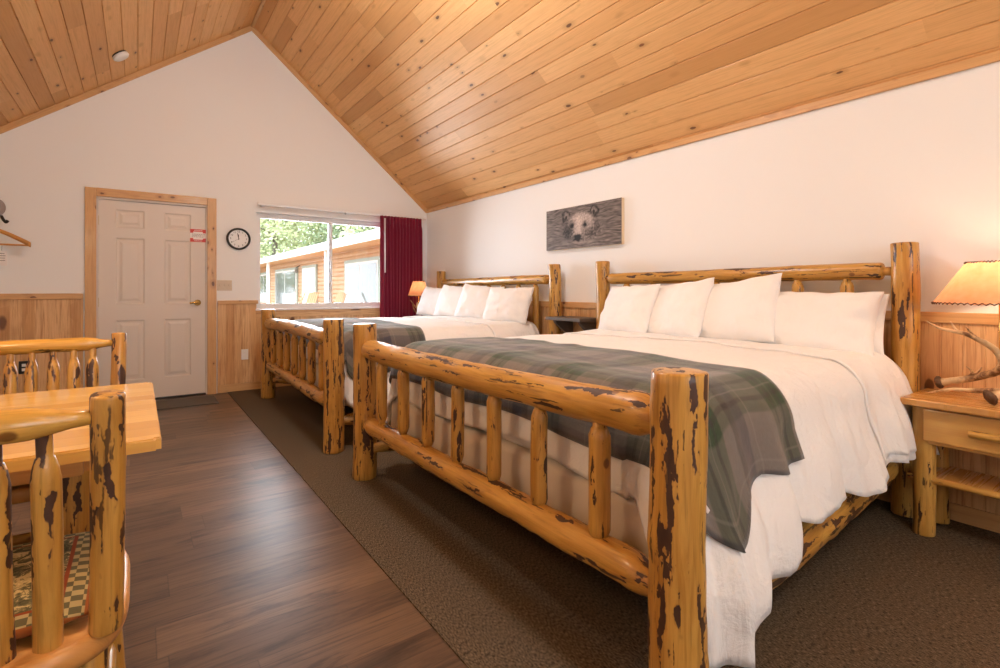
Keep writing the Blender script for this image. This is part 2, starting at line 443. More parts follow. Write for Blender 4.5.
M['canvas_edge'] = plain('canvas_edge', (.75, .62, .45), .6)
M['grey'] = plain('grey_felt', (.33, .28, .27), .8)
def antler():
    n = NT('antler', .5, .4)
    p = n.coord('Object')
    f = n.noise(n.vmul(p, (45, 45, 45)), 1, 4, .6, .6); g = n.noise(p, 8, 2)
    c = n.mix(n.step(f, .35, .7), (.16, .075, .03), (.62, .40, .20)); c = n.mix(n.step(g, .4, .65), c, (.70, .50, .28))
    n.col(c); n.bump(f, .5, .006); return n.m
M['antler'] = antler()
M['burr'] = plain('antler_burr', (.10, .05, .022), .7, bump=(120, .9))
def shade_mat():
    m = bpy.data.materials.new('parchment_lamp_shade'); m.use_nodes = True; t = m.node_tree; N = t.nodes; N.clear()
    out = N.new('ShaderNodeOutputMaterial'); d = N.new('ShaderNodeBsdfDiffuse'); tr = N.new('ShaderNodeBsdfTranslucent'); mx = N.new('ShaderNodeMixShader')
    tc = N.new('ShaderNodeTexCoord'); no = N.new('ShaderNodeTexNoise'); no.inputs['Scale'].default_value = 28; no.inputs['Detail'].default_value = 5
    cr = N.new('ShaderNodeValToRGB'); cr.color_ramp.elements[0].color = (.86, .38, .20, 1); cr.color_ramp.elements[1].color = (.97, .58, .38, 1)
    t.links.new(tc.outputs['Object'], no.inputs['Vector']); t.links.new(no.outputs['Fac'], cr.inputs[0])
    t.links.new(cr.outputs[0], d.inputs[0]); t.links.new(cr.outputs[0], tr.inputs[0]); mx.inputs[0].default_value = .7
    t.links.new(d.outputs[0], mx.inputs[1]); t.links.new(tr.outputs[0], mx.inputs[2]); t.links.new(mx.outputs[0], out.inputs[0]); return m
M['shade'] = shade_mat()
M['lacing'] = plain('leather_lacing', (.07, .022, .01), .7)
def glass_mat():
    m = bpy.data.materials.new('window_glass'); m.use_nodes = True; t = m.node_tree; N = t.nodes; N.clear()
    out = N.new('ShaderNodeOutputMaterial'); a = N.new('ShaderNodeBsdfTransparent'); g = N.new('ShaderNodeBsdfGlossy'); mx = N.new('ShaderNodeMixShader')
    fr = N.new('ShaderNodeFresnel'); fr.inputs[0].default_value = 1.45; g.inputs['Roughness'].default_value = .02
    t.links.new(fr.outputs[0], mx.inputs[0]); t.links.new(a.outputs[0], mx.inputs[1]); t.links.new(g.outputs[0], mx.inputs[2]); t.links.new(mx.outputs[0], out.inputs[0]); return m
M['glass'] = glass_mat()
def bulb_mat(strength, c=(1, .72, .42)):
    m = bpy.data.materials.new('lit_bulb'); m.use_nodes = True; b = m.node_tree.nodes['Principled BSDF']
    b.inputs['Emission Color'].default_value = (*c, 1); b.inputs['Emission Strength'].default_value = strength; return m
M['bulb'] = bulb_mat(12)

# ------------------------------------------------------------------ room shell
D = 6.25; W = 3.23; XL = -1.75; YF = -2.9; APX = 1.04; APZ = 4.09; SR = .852; SL = .748
HR = APZ-SR*(W-APX); HL = APZ-SL*(APX-XL)
WIN = (1.085, 2.80, .905, 2.00)        # gable window opening x0 x1 z0 z1
DOOR = (-.335, .612, 0, 2.03)          # door opening
T = .15
def gable(name, y, t, holes, mat):
    """wall in the plane y (thickness t outwards) with rectangular holes, under the two slopes"""
    xs = sorted({XL-.0, W+.0, APX} | {h[0] for h in holes} | {h[1] for h in holes})
    zs = sorted({0.0} | {h[2] for h in holes} | {h[3] for h in holes})
    top = lambda x: APZ-(SR*(x-APX) if x > APX else SL*(APX-x))+.05
    bm = bmesh.new()
    for a, b in zip(xs[:-1], xs[1:]):
        for i in range(len(zs)):
            z0 = zs[i]; last = i == len(zs)-1
            z1 = None if last else zs[i+1]
            cx = (a+b)/2; cz = (z0+(z1 if z1 else z0+1))/2
            if any(h[0] < cx < h[1] and h[2] <= z0 and (z1 is not None and z1 <= h[3]) for h in holes): continue
            za, zb = (top(a), top(b)) if last else (z1, z1)
            f = []
            for yy in (y, y+t):
                f.append([bm.verts.new(p) for p in ((a, yy, z0), (b, yy, z0), (b, yy, zb), (a, yy, za))])
            bm.faces.new(f[0]); bm.faces.new(f[1][::-1])
            for k in range(4):
                bm.faces.new((f[0][k], f[1][k], f[1][(k+1) % 4], f[0][(k+1) % 4]))
    bmesh.ops.remove_doubles(bm, verts=bm.verts, dist=1e-5)
    # drop the inner partitions between cells
    seen = {}
    for fc in list(bm.faces):
        key = tuple(sorted(v.index for v in fc.verts)) if False else tuple(sorted(tuple(round(c, 4) for c in v.co) for v in fc.verts))
        seen.setdefault(key, []).append(fc)
    for k, fs in seen.items():
        if len(fs) > 1:
            for fc in fs: bm.faces.remove(fc)
    bmesh.ops.recalc_face_normals(bm, faces=bm.faces)
    return struct(link(name, bm_mesh(name, bm), mat))
gable('wall_gable', D, T, [WIN, DOOR], M['wall'])
FW = (-.35, 2.15, .95, 2.35)  # opening for the unseen window added behind the camera
gable('wall_front', YF-T, T, [FW], M['wall'])
struct(box('wall_right', (W+T/2, (D+YF)/2, HR/2), (T, D-YF+2*T, HR), M['wall'], bev=0))
struct(box('wall_left', (XL-T/2, (D+YF)/2, HL/2), (T, D-YF+2*T, HL), M['wall'], bev=0))

def board_profile(n, w, gap, depth):
    out = []
    for i in range(n):
        out += [(i*w, -depth), (i*w+gap, 0), ((i+1)*w-gap, 0)]
    out.append((n*w, -depth)); return out
def ribbed(name, origin, across, along, normal, n, w, L, mat, gap=.005, depth=.005, back=.03, uvoff=0):
    """board surface: profile across, extruded along; normal faces the room"""
    origin = Vector(origin); A = Vector(across).normalized(); B = Vector(along).normalized(); N = Vector(normal).normalized()
    pr = board_profile(n, w, gap, depth); V = []; F = []; UV = []
    for s in (0, L):
        for a, d in pr: V.append(A*a+N*d+B*s); UV.append((a, s+uvoff))
        for a in (pr[-1][0], 0): V.append(A*a-N*back+B*s); UV.append((a, s))
    m = len(pr)+2
    for i in range(m): F.append((i, (i+1) % m, m+(i+1) % m, m+i))
    F.append(tuple(range(m))[::-1]); F.append(tuple(range(m, 2*m)))
    me = mesh(name, V, F, False, UV)
    bm = bmesh.new(); bm.from_mesh(me); bmesh.ops.recalc_face_normals(bm, faces=bm.faces); bm.to_mesh(me); bm.free()
    return struct(link(name, me, mat, None, origin))
dr = Vector((W-APX+.02, 0, -SR*(W-APX+.02))); dl = Vector((XL-.02-APX, 0, -SL*(APX-XL+.02)))
nr = Vector((-SR, 0, -1)).normalized(); nl = Vector((SL, 0, -1)).normalized()
y0c = YF-T; Lc = D-YF+2*T
ribbed('ceiling', (APX, y0c, APZ), dr, (0, 1, 0), nr, int(math.ceil(dr.length/.13)), .13, Lc, M['ceiling'], gap=.006, depth=.007)
ribbed('ceiling', (APX, y0c, APZ), dl, (0, 1, 0), nl, int(math.ceil(dl.length/.13)), .13, Lc, M['ceiling'], gap=.006, depth=.007, uvoff=37)
struct(box('trim_20', (APX, (D+YF)/2, APZ+.03), (.34, Lc, .05), M['trim'], bev=0))  # hidden cover above the ridge, added to stop light leaking in
struct(box('trim_21', (APX+.006, (D+YF)/2, APZ-.012), (.03, D-YF, .022), M['trim'], bev=.003))
# floor: vinyl planks run across the room, carpet lies along the beds
def floor():
    bm = bmesh.new(); add_box(bm, (0, 0, 0), (W-XL+2*T, Lc, .12)); me = bm_mesh('floor', bm)
    planar_uv(me, (0, 1, 0), (1, 0, 0)); return struct(link('floor', me, M['vinyl'], None, ((W+XL)/2, (D+YF)/2, -.06)))
floor()
struct(box('floor', (.795+(W-.795)/2, (D+YF)/2, .003), (W-.795, D-YF, .006), M['carpet'], bev=0), 'dark brown loop carpet beside the plank floor').name = 'floor_carpet'
# rake, eave and corner trims
def beam(name, p0, p1, w, h, mat, nrm, parent=None):
    """rectangular strip p0->p1; nrm = direction of thickness h, width w crosswise"""
    p0 = Vector(p0); p1 = Vector(p1); d = (p1-p0); L = d.length; z = d/L; x = Vector(nrm).normalized(); y = z.cross(x)
    bm = bmesh.new(); add_box(bm, (0, 0, L/2), (h, w, L), min(h, w)*.12); me = bm_mesh(name, bm)
    planar_uv(me, (1, 1, 0), (0, 0, 1))
    k = random.random()*9
    for q in me.uv_layers[0].data: q.uv = (q.uv[0]+k, q.uv[1]+k*2)
    R = Matrix((x, y, z)).transposed()
    o = link(name, me, mat, parent, p0, R.to_euler()); return o
def trim(i, p0, p1, w, h, nrm, mat=None): return struct(beam('trim_%d' % i, p0, p1, w, h, mat or M['trim'], nrm))
zt = .032
trim(1, (APX, D-.009, APZ-zt), (W, D-.009, APZ-zt-SR*(W-APX)), .05, .018, (0, 1, 0))
trim(2, (APX, D-.009, APZ-zt), (XL, D-.009, APZ-zt-SL*(APX-XL)), .05, .018, (0, 1, 0))
trim(3, (W-.009, YF, HR-.028), (W-.009, D-.02, HR-.028), .045, .018, (1, 0, 0))
# wainscot: gable left of the door, gable right of the door (up to the window), under the window, right wall
wd = .018
def wains(name, x0, x1, z1):
    n = max(1, round((x1-x0)/.0818)); w = (x1-x0)/n
    return ribbed(name, (x0, D-.001, .1), (1, 0, 0), (0, 0, 1), (0, -1, 0), n, w, z1-.1, M['wains'], gap=.002, depth=.003, back=.0)
def wains2(name, axis, a0, a1, z0, z1, fixed):
    n = max(1, round((a1-a0)/.0818)); w = (a1-a0)/n
    if axis == 'x': return ribbed(name, (a0, fixed-wd, z0), (1, 0, 0), (0, 0, 1), (0, -1, 0), n, w, z1-z0, M['wains'], gap=.002, depth=.0025, back=wd-.001, uvoff=a0)
    return ribbed(name, (fixed-wd, a0, z0), (0, 1, 0), (0, 0, 1), (-1, 0, 0), n, w, z1-z0, M['wains'], gap=.002, depth=.0025, back=wd-.001, uvoff=a0*3)
wains2('wainscot_gable', 'x', XL, -.425, .09, 1.06, D)
wains2('wainscot_gable', 'x', .70, 1.085, .09, .975, D)
wains2('wainscot_gable', 'x', 1.085, W, .09, .81, D)
wains2('wainscot_right', 'y', YF, D-wd, .09, .985, W)
trim(4, (XL, D-.016, 1.06), (-.425, D-.016, 1.06), .055, .032, (0, 1, 0))
trim(5, (.70, D-.016, .985), (1.10, D-.016, .985), .04, .032, (0, 1, 0))
trim(6, (W-.016, YF, .985), (W-.016, D-.04, .985), .052, .032, (1, 0, 0))
trim(7, (1.08, D-.012, .852), (W-.02, D-.012, .852), .085, .022, (0, 1, 0), M['wains'])
def base(name, p0, p1, nrm): return struct(beam(name, p0, p1, .085, .02, M['trim'], nrm))
base('baseboard_left', (XL, D-.01, .045), (-.425, D-.01, .045), (0, 1, 0))
base('baseboard_gable', (.70, D-.01, .045), (W-.02, D-.01, .045), (0, 1, 0))
base('baseboard_right', (W-.01, YF, .045), (W-.01, D-.02, .045), (1, 0, 0))

# ------------------------------------------------------------------ door
def door():
    x0, x1, _, z1 = DOOR
    yd = D+.03
    w = x1-x0-.04; h = z1-.045
    cx = (x0+x1)/2; cz = .018+h/2
    # leaf with six recessed and raised panels
    xs = [0, .115, .115+.255, w-.115-.255, w-.115, w]
    xs = [0, .135, .135+.235, w-.135-.235, w-.135, w]
    zs = [0, .20, .80, .96, 1.62, 1.72, 1.90, h]
    bm = bmesh.new()
    def quad(a, b, c, d): bm.faces.new([bm.verts.new(p) for p in (a, b, c, d)])
    for i in range(5):
        for j in range(7):
            a, b = xs[i], xs[i+1]; c, d = zs[j], zs[j+1]
            if i in (1, 3) and j in (1, 3, 5):
                lv = [(0, 0), (.012, .009), (.03, .009), (.055, .001)]
                prev = None
                for ins, dep in lv:
                    q = [(a+ins, dep, c+ins), (b-ins, dep, c+ins), (b-ins, dep, d-ins), (a+ins, dep, d-ins)]
                    if prev:
                        for k in range(4): quad(prev[k], prev[(k+1) % 4], q[(k+1) % 4], q[k])
                    prev = q
                quad(*prev)
            else: quad((a, 0, c), (b, 0, c), (b, 0, d), (a, 0, d))
    t = .042
    quad((0, t, 0), (0, t, h), (w, t, h), (w, t, 0))
    for a, b in (((0, 0), (w, 0)), ((w, 0), (w, h)), ((w, h), (0, h)), ((0, h), (0, 0))):
        quad((a[0], 0, a[1]), (a[0], t, a[1]), (b[0], t, b[1]), (b[0], 0, b[1]))
    bmesh.ops.remove_doubles(bm, verts=bm.verts, dist=1e-5); bmesh.ops.recalc_face_normals(bm, faces=bm.faces)
    root = struct(link('door_1', bm_mesh('door_1', bm), M['doorw'], None, (x0+.02, yd, .018)), 'cream six panel entry door between pine casings')
    kx = x1-.02-.075
    hz = .985
    rot = Euler((pi/2, 0, 0))
    lathe('door_knob_rose', [(0, 0), (.032, 0), (.032, .006), (.014, .012), (.012, .035)], M['brass'], (kx, yd, hz), root, rot=rot).name = 'handle_rose'
    lv = tube('door_handle', [(kx, yd-.035, hz), (kx, yd-.05, hz)] + spline([(kx, yd-.052, hz), (kx-.03, yd-.055, hz+.003), (kx-.075, yd-.05, hz-.003)], 6), .011, M['brass'], root)
    for hz2 in (.25, 1.0, 1.8):
        box('hinge', (x0+.021, yd-.004, hz2), (.012, .010, .09), M['ivory'], root)
    # jambs and casing
    j = struct(box('door_1_jamb', ((x0+x1)/2, D+.075, z1-.012), (x1-x0, .15, .024), M['doorw']))
    j.name = 'trim_8'
    struct(box('trim_9', (x0+.009, D+.075, z1/2), (.018, .15, z1), M['doorw'])); struct(box('trim_10', (x1-.009, D+.075, z1/2), (.018, .15, z1), M['doorw']))
    trim(11, (x0-.035, D-.012, 0), (x0-.035, D-.012, z1+.075), .085, .026, (0, 1, 0))
    trim(12, (x1+.035, D-.012, 0), (x1+.035, D-.012, z1+.075), .085, .026, (0, 1, 0))
    trim(13, (x0+.0085, D-.011, z1+.037), (x1-.0085, D-.011, z1+.037), .08, .024, (0, 1, 0))
    struct(box('threshold', ((x0+x1)/2, D+.075, .008), (x1-x0-.04, .15, .016), M['darkmetal']))
    # notice stuck on the door
    s = thing('notice_sign', 'small red and white notice sign stuck high on the cream door', 'sign', (.47, yd, 1.62))
    sx = kx+.02; sy = yd-.0008
    sxc = .522; szc = 1.70
    s.location = (sxc, yd, szc)
    sw, sh = .145, .135
    box('backing', (sxc, yd-.001, szc), (sw, .0016, sh), M['pinkpaper'], s, bev=0)
    for sg in (1, -1):
        bm = bmesh.new(); add_box(bm, (0, 0, 0), (sw, .0008, .026))
        for q in (1, -1): add_box(bm, (q*(sw/2-.014), 0, -sg*.018), (.028, .0008, .018))
        link('red_band', bm_mesh('red_band', bm), M['red'], s, (sxc, yd-.0024, szc+sg*(sh/2-.013)))
    random.seed(5)
    for row, zz in enumerate((.014, 0, -.014)):
        bm = bmesh.new(); x = -.055
        while x < .05:
            l = random.uniform(.006, .018)
            add_box(bm, (x+l/2, 0, 0), (l, .0006, .006)); x += l+.005
        link('print_line', bm_mesh('print_line', bm), M['greyink'], s, (sxc, yd-.0024, szc+zz))
    for sg in (1, -1):
        bm = bmesh.new(); x = -.035
        while x < .03:
            l = random.uniform(.004, .01); add_box(bm, (x+l/2, 0, 0), (l, .0004, .006)); x += l+.003
        link('print_line', bm_mesh('print_line', bm), M['pinkpaper'], s, (sxc, yd-.0031, szc+sg*.0555))
door()
mt = box('door_mat', (.16, 5.90, .005), (.98, .42, .010), M['mat'], bev=.003); tag(mt, 'thin brown grey door mat on the plank floor before the entry door', 'door mat')

# ------------------------------------------------------------------ window, curtain
def window(idx, x0, x1, z0, z1, yc, face=-1):
    """slider window; yc = middle of the wall thickness"""
    fw = .032; dp = .07
    bm = bmesh.new(); cx = (x0+x1)/2; cz = (z0+z1)/2
    add_box(bm, (0, 0, (z1-z0)/2-fw/2), (x1-x0, dp, fw), .003); add_box(bm, (0, 0, -(z1-z0)/2+fw/2), (x1-x0, dp, fw), .003)
    add_box(bm, (-(x1-x0)/2+fw/2, 0, 0), (fw, dp, z1-z0-2*fw), .003); add_box(bm, ((x1-x0)/2-fw/2, 0, 0), (fw, dp, z1-z0-2*fw), .003)
    root = struct(link('window_%d' % idx, bm_mesh('window', bm), M['vinylwin'], None, (cx, yc, cz)))
    for s, (a, b) in enumerate(((x0+fw, cx+.02), (cx-.02, x1-fw))):
        y = yc+(.012 if s else -.012)
        bm = bmesh.new(); sw = .024; w = b-a; h = z1-z0-2*fw
        add_box(bm, (0, 0, h/2-sw/2), (w, .022, sw), .002); add_box(bm, (0, 0, -h/2+sw/2), (w, .022, sw), .002)
        add_box(bm, (-w/2+sw/2, 0, 0), (sw, .022, h-2*sw), .002); add_box(bm, (w/2-sw/2, 0, 0), (sw, .022, h-2*sw), .002)
        f = link('sash', bm_mesh('sash', bm), M['vinylwin'], root, ((a+b)/2, y, cz))
        box('pane', ((a+b)/2, y, cz), (w-2*sw+.004, .004, h-2*sw+.004), M['glass'], f, bev=0)
    if idx == 1:
        box('latch', (cx, yc-.03, cz-.02), (.018, .02, .075), M['whiteplastic'], root, bev=.005)
    return root
x0, x1, z0, z1 = WIN
w1 = window(1, x0, x1, z0, z1, D+.10)
box('window_sill', ((x0+x1)/2, D+.02, z0-.008), (x1-x0+.02, .11, .02), M['vinylwin'], w1)
w2 = window(2, *FW, YF-.09)  # unseen second window, added behind the camera for more daylight
def curtain():
    t = thing('curtain', 'burgundy pinch pleated curtain drawn to the right of the window', 'curtain', (2.83, 6.13, .69))
    a0, a1, zb, zt = 2.505, 3.085, .69, 2.065
    nu, nv = 260, 46; V = []; F = []; UV = []
    for j in range(nv+1):
        z = zb+(zt-zb)*j/nv
        k = (z-zb)/(zt-zb)
        top = max(0, min(1, (z-(zt-.16))/.1))
        for i in range(nu+1):
            s = i/nu; ph = 2*pi*13*s
            wob = .35*sin(s*21+1.3*z)+.25*sin(s*47+.7*z)
            amp = .030*(1-.55*top)+.006*sin(s*33+2)
            y = 6.125+amp*sin(ph+wob*(1-top))+.004*nz((s*30, z*3, 1))
            x = a0+(a1-a0)*s+.010*sin(2*ph+wob)*(1-top)+(1-k)*.012*sin(s*9)
            V.append((x, y, z+.004*sin(ph)*(1 if j == 0 else 0)+(.006*abs(sin(ph/2)) if j == nv else 0))); UV.append((s*2, z))
    for j in range(nv):
        for i in range(nu):
            a = j*(nu+1)+i; F.append((a, a+1, a+nu+2, a+nu+1))
    V = [(v[0]-2.83, v[1]-6.13, v[2]-.69) for v in V]
    o = link('fabric', mesh('fabric', V, F, True, UV), M['curtain'], t, (2.83, 6.13, .69))
    m = o.modifiers.new('s', 'SOLIDIFY'); m.thickness = .003
    tube('wand', [(2.545, 6.07, 2.03), (2.545, 6.065, 1.34)], .008, M['whiteplastic'], t)
    r = box('curtain_track', (2.13, 6.165, 2.085), (2.09, .05, .032), M['whiteplastic'], bev=.006)
    tag(r, 'white curtain track mounted across the wall above the window', 'curtain track')
    for x in (1.14, 2.1, 3.1): box('bracket', (x, 6.215, 2.085), (.03, .07, .05), M['whiteplastic'], r)
curtain()

# ------------------------------------------------------------------ things on the walls
def clock():
    cx, cz = .905, 1.685
    t = thing('wall_clock', 'round black rimmed wall clock with white face beside the door', 'clock', (cx, D, cz))
    rot = Euler((pi/2, 0, 0))
    lathe('rim', [(.100, .006), (.100, .028), (.108, .036), (.118, .030), (.122, .012), (.118, 0), (0, 0), (0, .006), (.100, .006)], M['black'], (cx, D-.001, cz), t, n=56, rot=rot)
    lathe('face', [(0, 0), (.099, 0), (.099, .003), (0, .003)], M['clockface'], (cx, D-.008, cz), t, n=48, rot=rot, smooth=False)
    for h in range(1, 13):
        cu = bpy.data.curves.new('num', 'FONT'); cu.body = str(h); cu.size = .028; cu.align_x = 'CENTER'; cu.align_y = 'CENTER'
        ob = bpy.data.objects.new('num', cu); COL.objects.link(ob); bpy.context.view_layer.update()
        me = ob.to_mesh(); a = h*pi/6; tmp = bmesh.new(); tmp.from_mesh(me)
        for v in tmp.verts: v.co = Vector((v.co.x+.079*sin(a), 0, v.co.y+.079*cos(a)))
        m2 = bm_mesh('numeral', tmp); ob.to_mesh_clear(); bpy.data.objects.remove(ob)
        link('numeral', m2, M['black'], t, (cx, D-.0125, cz))
    for nm, a, l, w, y in (('hour_hand', radians(-2), .048, .007, .014), ('minute_hand', radians(-12), .062, .005, .0155), ('second_hand', radians(238), .07, .002, .017)):
        d = Vector((sin(a), 0, cos(a)))
        o = beam(nm, Vector((cx, D-y, cz))-d*.012, Vector((cx, D-y, cz))+d*l, w, .001, M['black'], (0, 1, 0), t)
clock()
def plate(x, y, z, w, h, label, name, mat, kind, ax='gable', gang=1, grp=None):
    t = thing(name, label, kind, (x, y, z), grp)
    if ax == 'gable':
        box('cover_plate', (x, y-.003, z), (w, .006, h), mat, t, bev=.002)
        for g in range(gang):
            gx = x+(g-(gang-1)/2)*.046
            if name == 'light_switch': box('toggle', (gx, y-.011, z+.004), (.009, .014, .02), mat, t, bev=.002)
            else:
                for s in (-1, 1): box('socket', (gx, y-.0065, z+s*.02), (.028, .003, .026), M['white'], t, bev=.001)
plate(.768, D, 1.17, .145, .112, 'ivory three gang light switch plate between door and window', 'light_switch', M['ivory'], 'light switch', gang=3)
plate(.965, D-wd, .405, .07, .115, 'white electrical outlet low on the pine wainscot by the far bed', 'power_outlet', M['whiteplastic'], 'outlet')
plate(-.839, D-wd, .42, .07, .115, 'dark outlet cover low on the pine wainscot behind the far log chair', 'power_outlet', M['darkmetal'], 'outlet')
def detector():
    p = Vector((-.185, 4.45, 0)); 
    x = -.137; z = APZ-SL*(APX-x)
    R = nl.to_track_quat('Z', 'Y').to_euler()
    t = thing('smoke_detector', 'round white smoke detector on the left slope of the board ceiling', 'smoke detector', (x, 5.61, z))
    lathe('base', [(0, 0), (.062, 0), (.062, .012), (0, .012)], M['black'], (x, 5.61, z), t, rot=R)
    lathe('cover', [(0, .012), (.066, .012), (.068, .03), (.055, .042), (.03, .046), (0, .046)], M['whiteplastic'], (x, 5.61, z), t, rot=R)
detector()
def bear_print():
    y0, y1, z0, z1 = 2.775, 3.705, 1.495, 1.872
    cy, cz = (y0+y1)/2, (z0+z1)/2
    t = thing('bear_picture', 'brown toned canvas print of a bear wading, above the bed headboards', 'picture', (W, cy, cz))
    box('canvas', (W-.0175, cy, cz), (.033, y1-y0, z1-z0), M['canvas_edge'], t, bev=.002)
    nu, nv = 230, 96
    V = []; F = []; C = []
    def g(s, t_, cs, ct, rs, rt): return math.exp(-(((s-cs)/rs)**2+((t_-ct)/rt)**2))
    def ell(s, t_, cs, ct, rs, rt, e=.12):
        d = ((s-cs)/rs)**2+((t_-ct)/rt)**2
        return max(0, min(1, (1+e-d)/(2*e)))
    for j in range(nv+1):
        for i in range(nu+1):
            s, q = i/nu, j/nv
            V.append((0, (y1-y0)*(.5-s), (z1-z0)*(.5-q)))
            wob = .02*noise.noise(Vector((s*20, q*9, 3)))
            ss, qq = s+wob, q+wob*1.5
            # water
            wv = .20+.17*noise.noise(Vector((s*9, q*34+2*noise.noise(Vector((s*6, q*5, 9))), 0)))+.10*noise.noise(Vector((s*22, q*80, 5)))
            v = wv+.04
            fur = .12*noise.noise(Vector((s*70, q*22, 1)))+.09*noise.noise(Vector((s*30+q*20, q*16-s*12, 4)))
            # ears
            for es, et in ((.295, .23), (.665, .20)):
                k = ell(ss, qq, es, et, .062, .16, .25); v = v*(1-k)+k*(.09+fur)
                k = ell(ss, qq, es+(.006 if es < .5 else 0), et-.03, .034, .085, .4); v = v*(1-k)+k*(.30+fur)
                k = ell(ss, qq, es+.004, et+.02, .018, .06, .5); v = v*(1-k)+k*.07
            # head
            head = max(ell(ss, qq, .49, .52, .225, .36, .2), ell(ss, qq, .52, .60, .27, .27, .2))
            wl = 1-max(0, min(1, (qq-.84-.02*sin(s*40))/.03)); head *= wl
            hv = .33+1.3*fur+.22*g(ss, qq, .47, .30, .13, .16)+.14*g(ss, qq, .60, .42, .06, .2)
            hv -= .27*g(ss, qq, .30, .62, .09, .26)+.17*g(ss, qq, .72, .52, .05, .22)+.20*g(ss, qq, .62, .68, .07, .12)
            hv += .26*g(ss, qq, .46, .56, .055, .22)
            hv -= .42*g(ss, qq, .385, .46, .022, .045)+.42*g(ss, qq, .552, .46, .024, .05)
            hv -= .14*g(ss, qq, .385, .44, .05, .10)+.12*g(ss, qq, .56, .44, .05, .10)
            hv -= .62*g(ss, qq, .458, .725, .045, .06)
            hv -= .45*g(ss, qq, .452, .80, .05, .045)
            hv += .12*g(ss, qq, .46, .665, .06, .03)
            v = v*(1-head)+head*hv
            v += .16*g(ss, qq, .47, .875, .22, .022)
            v = max(.02, min(.85, v)); v = v**1.4*1.05
            C.append((v*1.04, v*.87, v*.80, 1))
    for j in range(nv):
        for i in range(nu):
            a = j*(nu+1)+i; F.append((a, a+nu+1, a+nu+2, a+1))
    me = mesh('print', V, F)
    at = me.color_attributes.new('print_tone', 'FLOAT_COLOR', 'POINT')
    at.data.foreach_set('color', [c for q in C for c in q])
    n = NT('bear_print_ink', .55, .3); a = n.t.nodes.new('ShaderNodeAttribute'); a.attribute_name = 'print_tone'; n.col(a.outputs['Color'])
    link('printed_image', me, n.m, t, (W-.0352, cy, cz))
bear_print()
def hanger():
    # coat hook and hanger on the gable wall, cut by the left edge of the photograph
    hx, hz = -1.012, 1.722
    t = thing('coat_hook', 'grey round wall hook with black arm above the wooden coat hanger', 'coat hook', (hx, D, hz))
    lathe('plate', [(0, 0), (.06, 0), (.078, .004), (.088, .02), (.082, .04), (.05, .055), (0, .06)], M['grey'], (hx-.033, D-.001, hz+.128), t, rot=Euler((pi/2, 0, 0)))
    tube('arm', spline([(hx, D-.05, hz+.03), (hx, D-.10, hz+.01), (hx, D-.13, hz+.015), (hx, D-.14, hz+.05)], 6), .012, M['black'], t)
    tube('arm', spline([(hx+.03, D-.04, hz+.05), (hx+.045, D-.07, hz+.02), (hx+.065, D-.085, hz-.005), (hx+.078, D-.09, hz+.012)], 6), .012, M['black'], t)
    hy = D-.11
    h = thing('coat_hanger', 'wooden coat hanger hanging on the wall at the left edge', 'coat hanger', (hx, hy, hz))
    pts = []
    tube('hook', spline([(hx, hy, hz-.09), (hx, hy, hz-.03), (hx+.018, hy, hz-.005), (hx+.02, hy, hz+.02), (hx, hy, hz+.035), (hx-.018, hy, hz+.02)], 6), .0025, M['darkmetal'], h, n=8)
    n = 24; V = []; F = []
    for i in range(n+1):
        s = -1+2*i/n; x = s*.235
        z = -.075-.125*abs(s)**1.2; w = .017+.006*abs(s); ty = .009+.010*abs(s)**2
        yo = -.045*abs(s)**2
        for dx, dz in ((-ty, -w), (ty, -w), (ty, w), (-ty, w)): V.append((x, yo+dx, z+dz))
        if i:
            a = (i-1)*4; b = i*4
            for k in range(4): F.append((a+k, a+(k+1) % 4, b+(k+1) % 4, b+k))
    F += [(3, 2, 1, 0), (n*4, n*4+1, n*4+2, n*4+3)]
    bm = bmesh.new(); me = mesh('arms', V, F); bm.from_mesh(me); bmesh.ops.recalc_face_normals(bm, faces=bm.faces)
    bmesh.ops.bevel(bm, geom=bm.edges, offset=.003, segments=2, affect='EDGES', clamp_overlap=True); bm.to_mesh(me); bm.free(); me.polygons.foreach_set('use_smooth', [True]*len(me.polygons))
    link('shoulder_bar', me, M['seat'], h, (hx, hy, hz))
    log('trouser_bar', (hx-.215, hy-.035, hz-.205), (hx+.215, hy-.035, hz-.205), .008, M['seat'], h, n=10, bump=0, bend=0)
    c = box('card', (hx+.05, hy-.055, hz-.325), (.07, .002, .13), M['pinkpaper'], bev=0)
    c.name = 'paper_tag'; tag(c, 'small cream printed card hanging from the wooden coat hanger', 'card')
    bm = bmesh.new()
    for k in range(4): add_box(bm, (random.uniform(-.004, .004), 0, .03-.02*k), (.045, .0006, .006))
    link('printing', bm_mesh('printing', bm), M['greyink'], c, (hx+.05, hy-.0565, hz-.315))
    tube('string', [(hx+.05, hy-.053, hz-.262), (hx+.05, hy-.035, hz-.21)], .001, M['black'], c, n=6)
hanger()

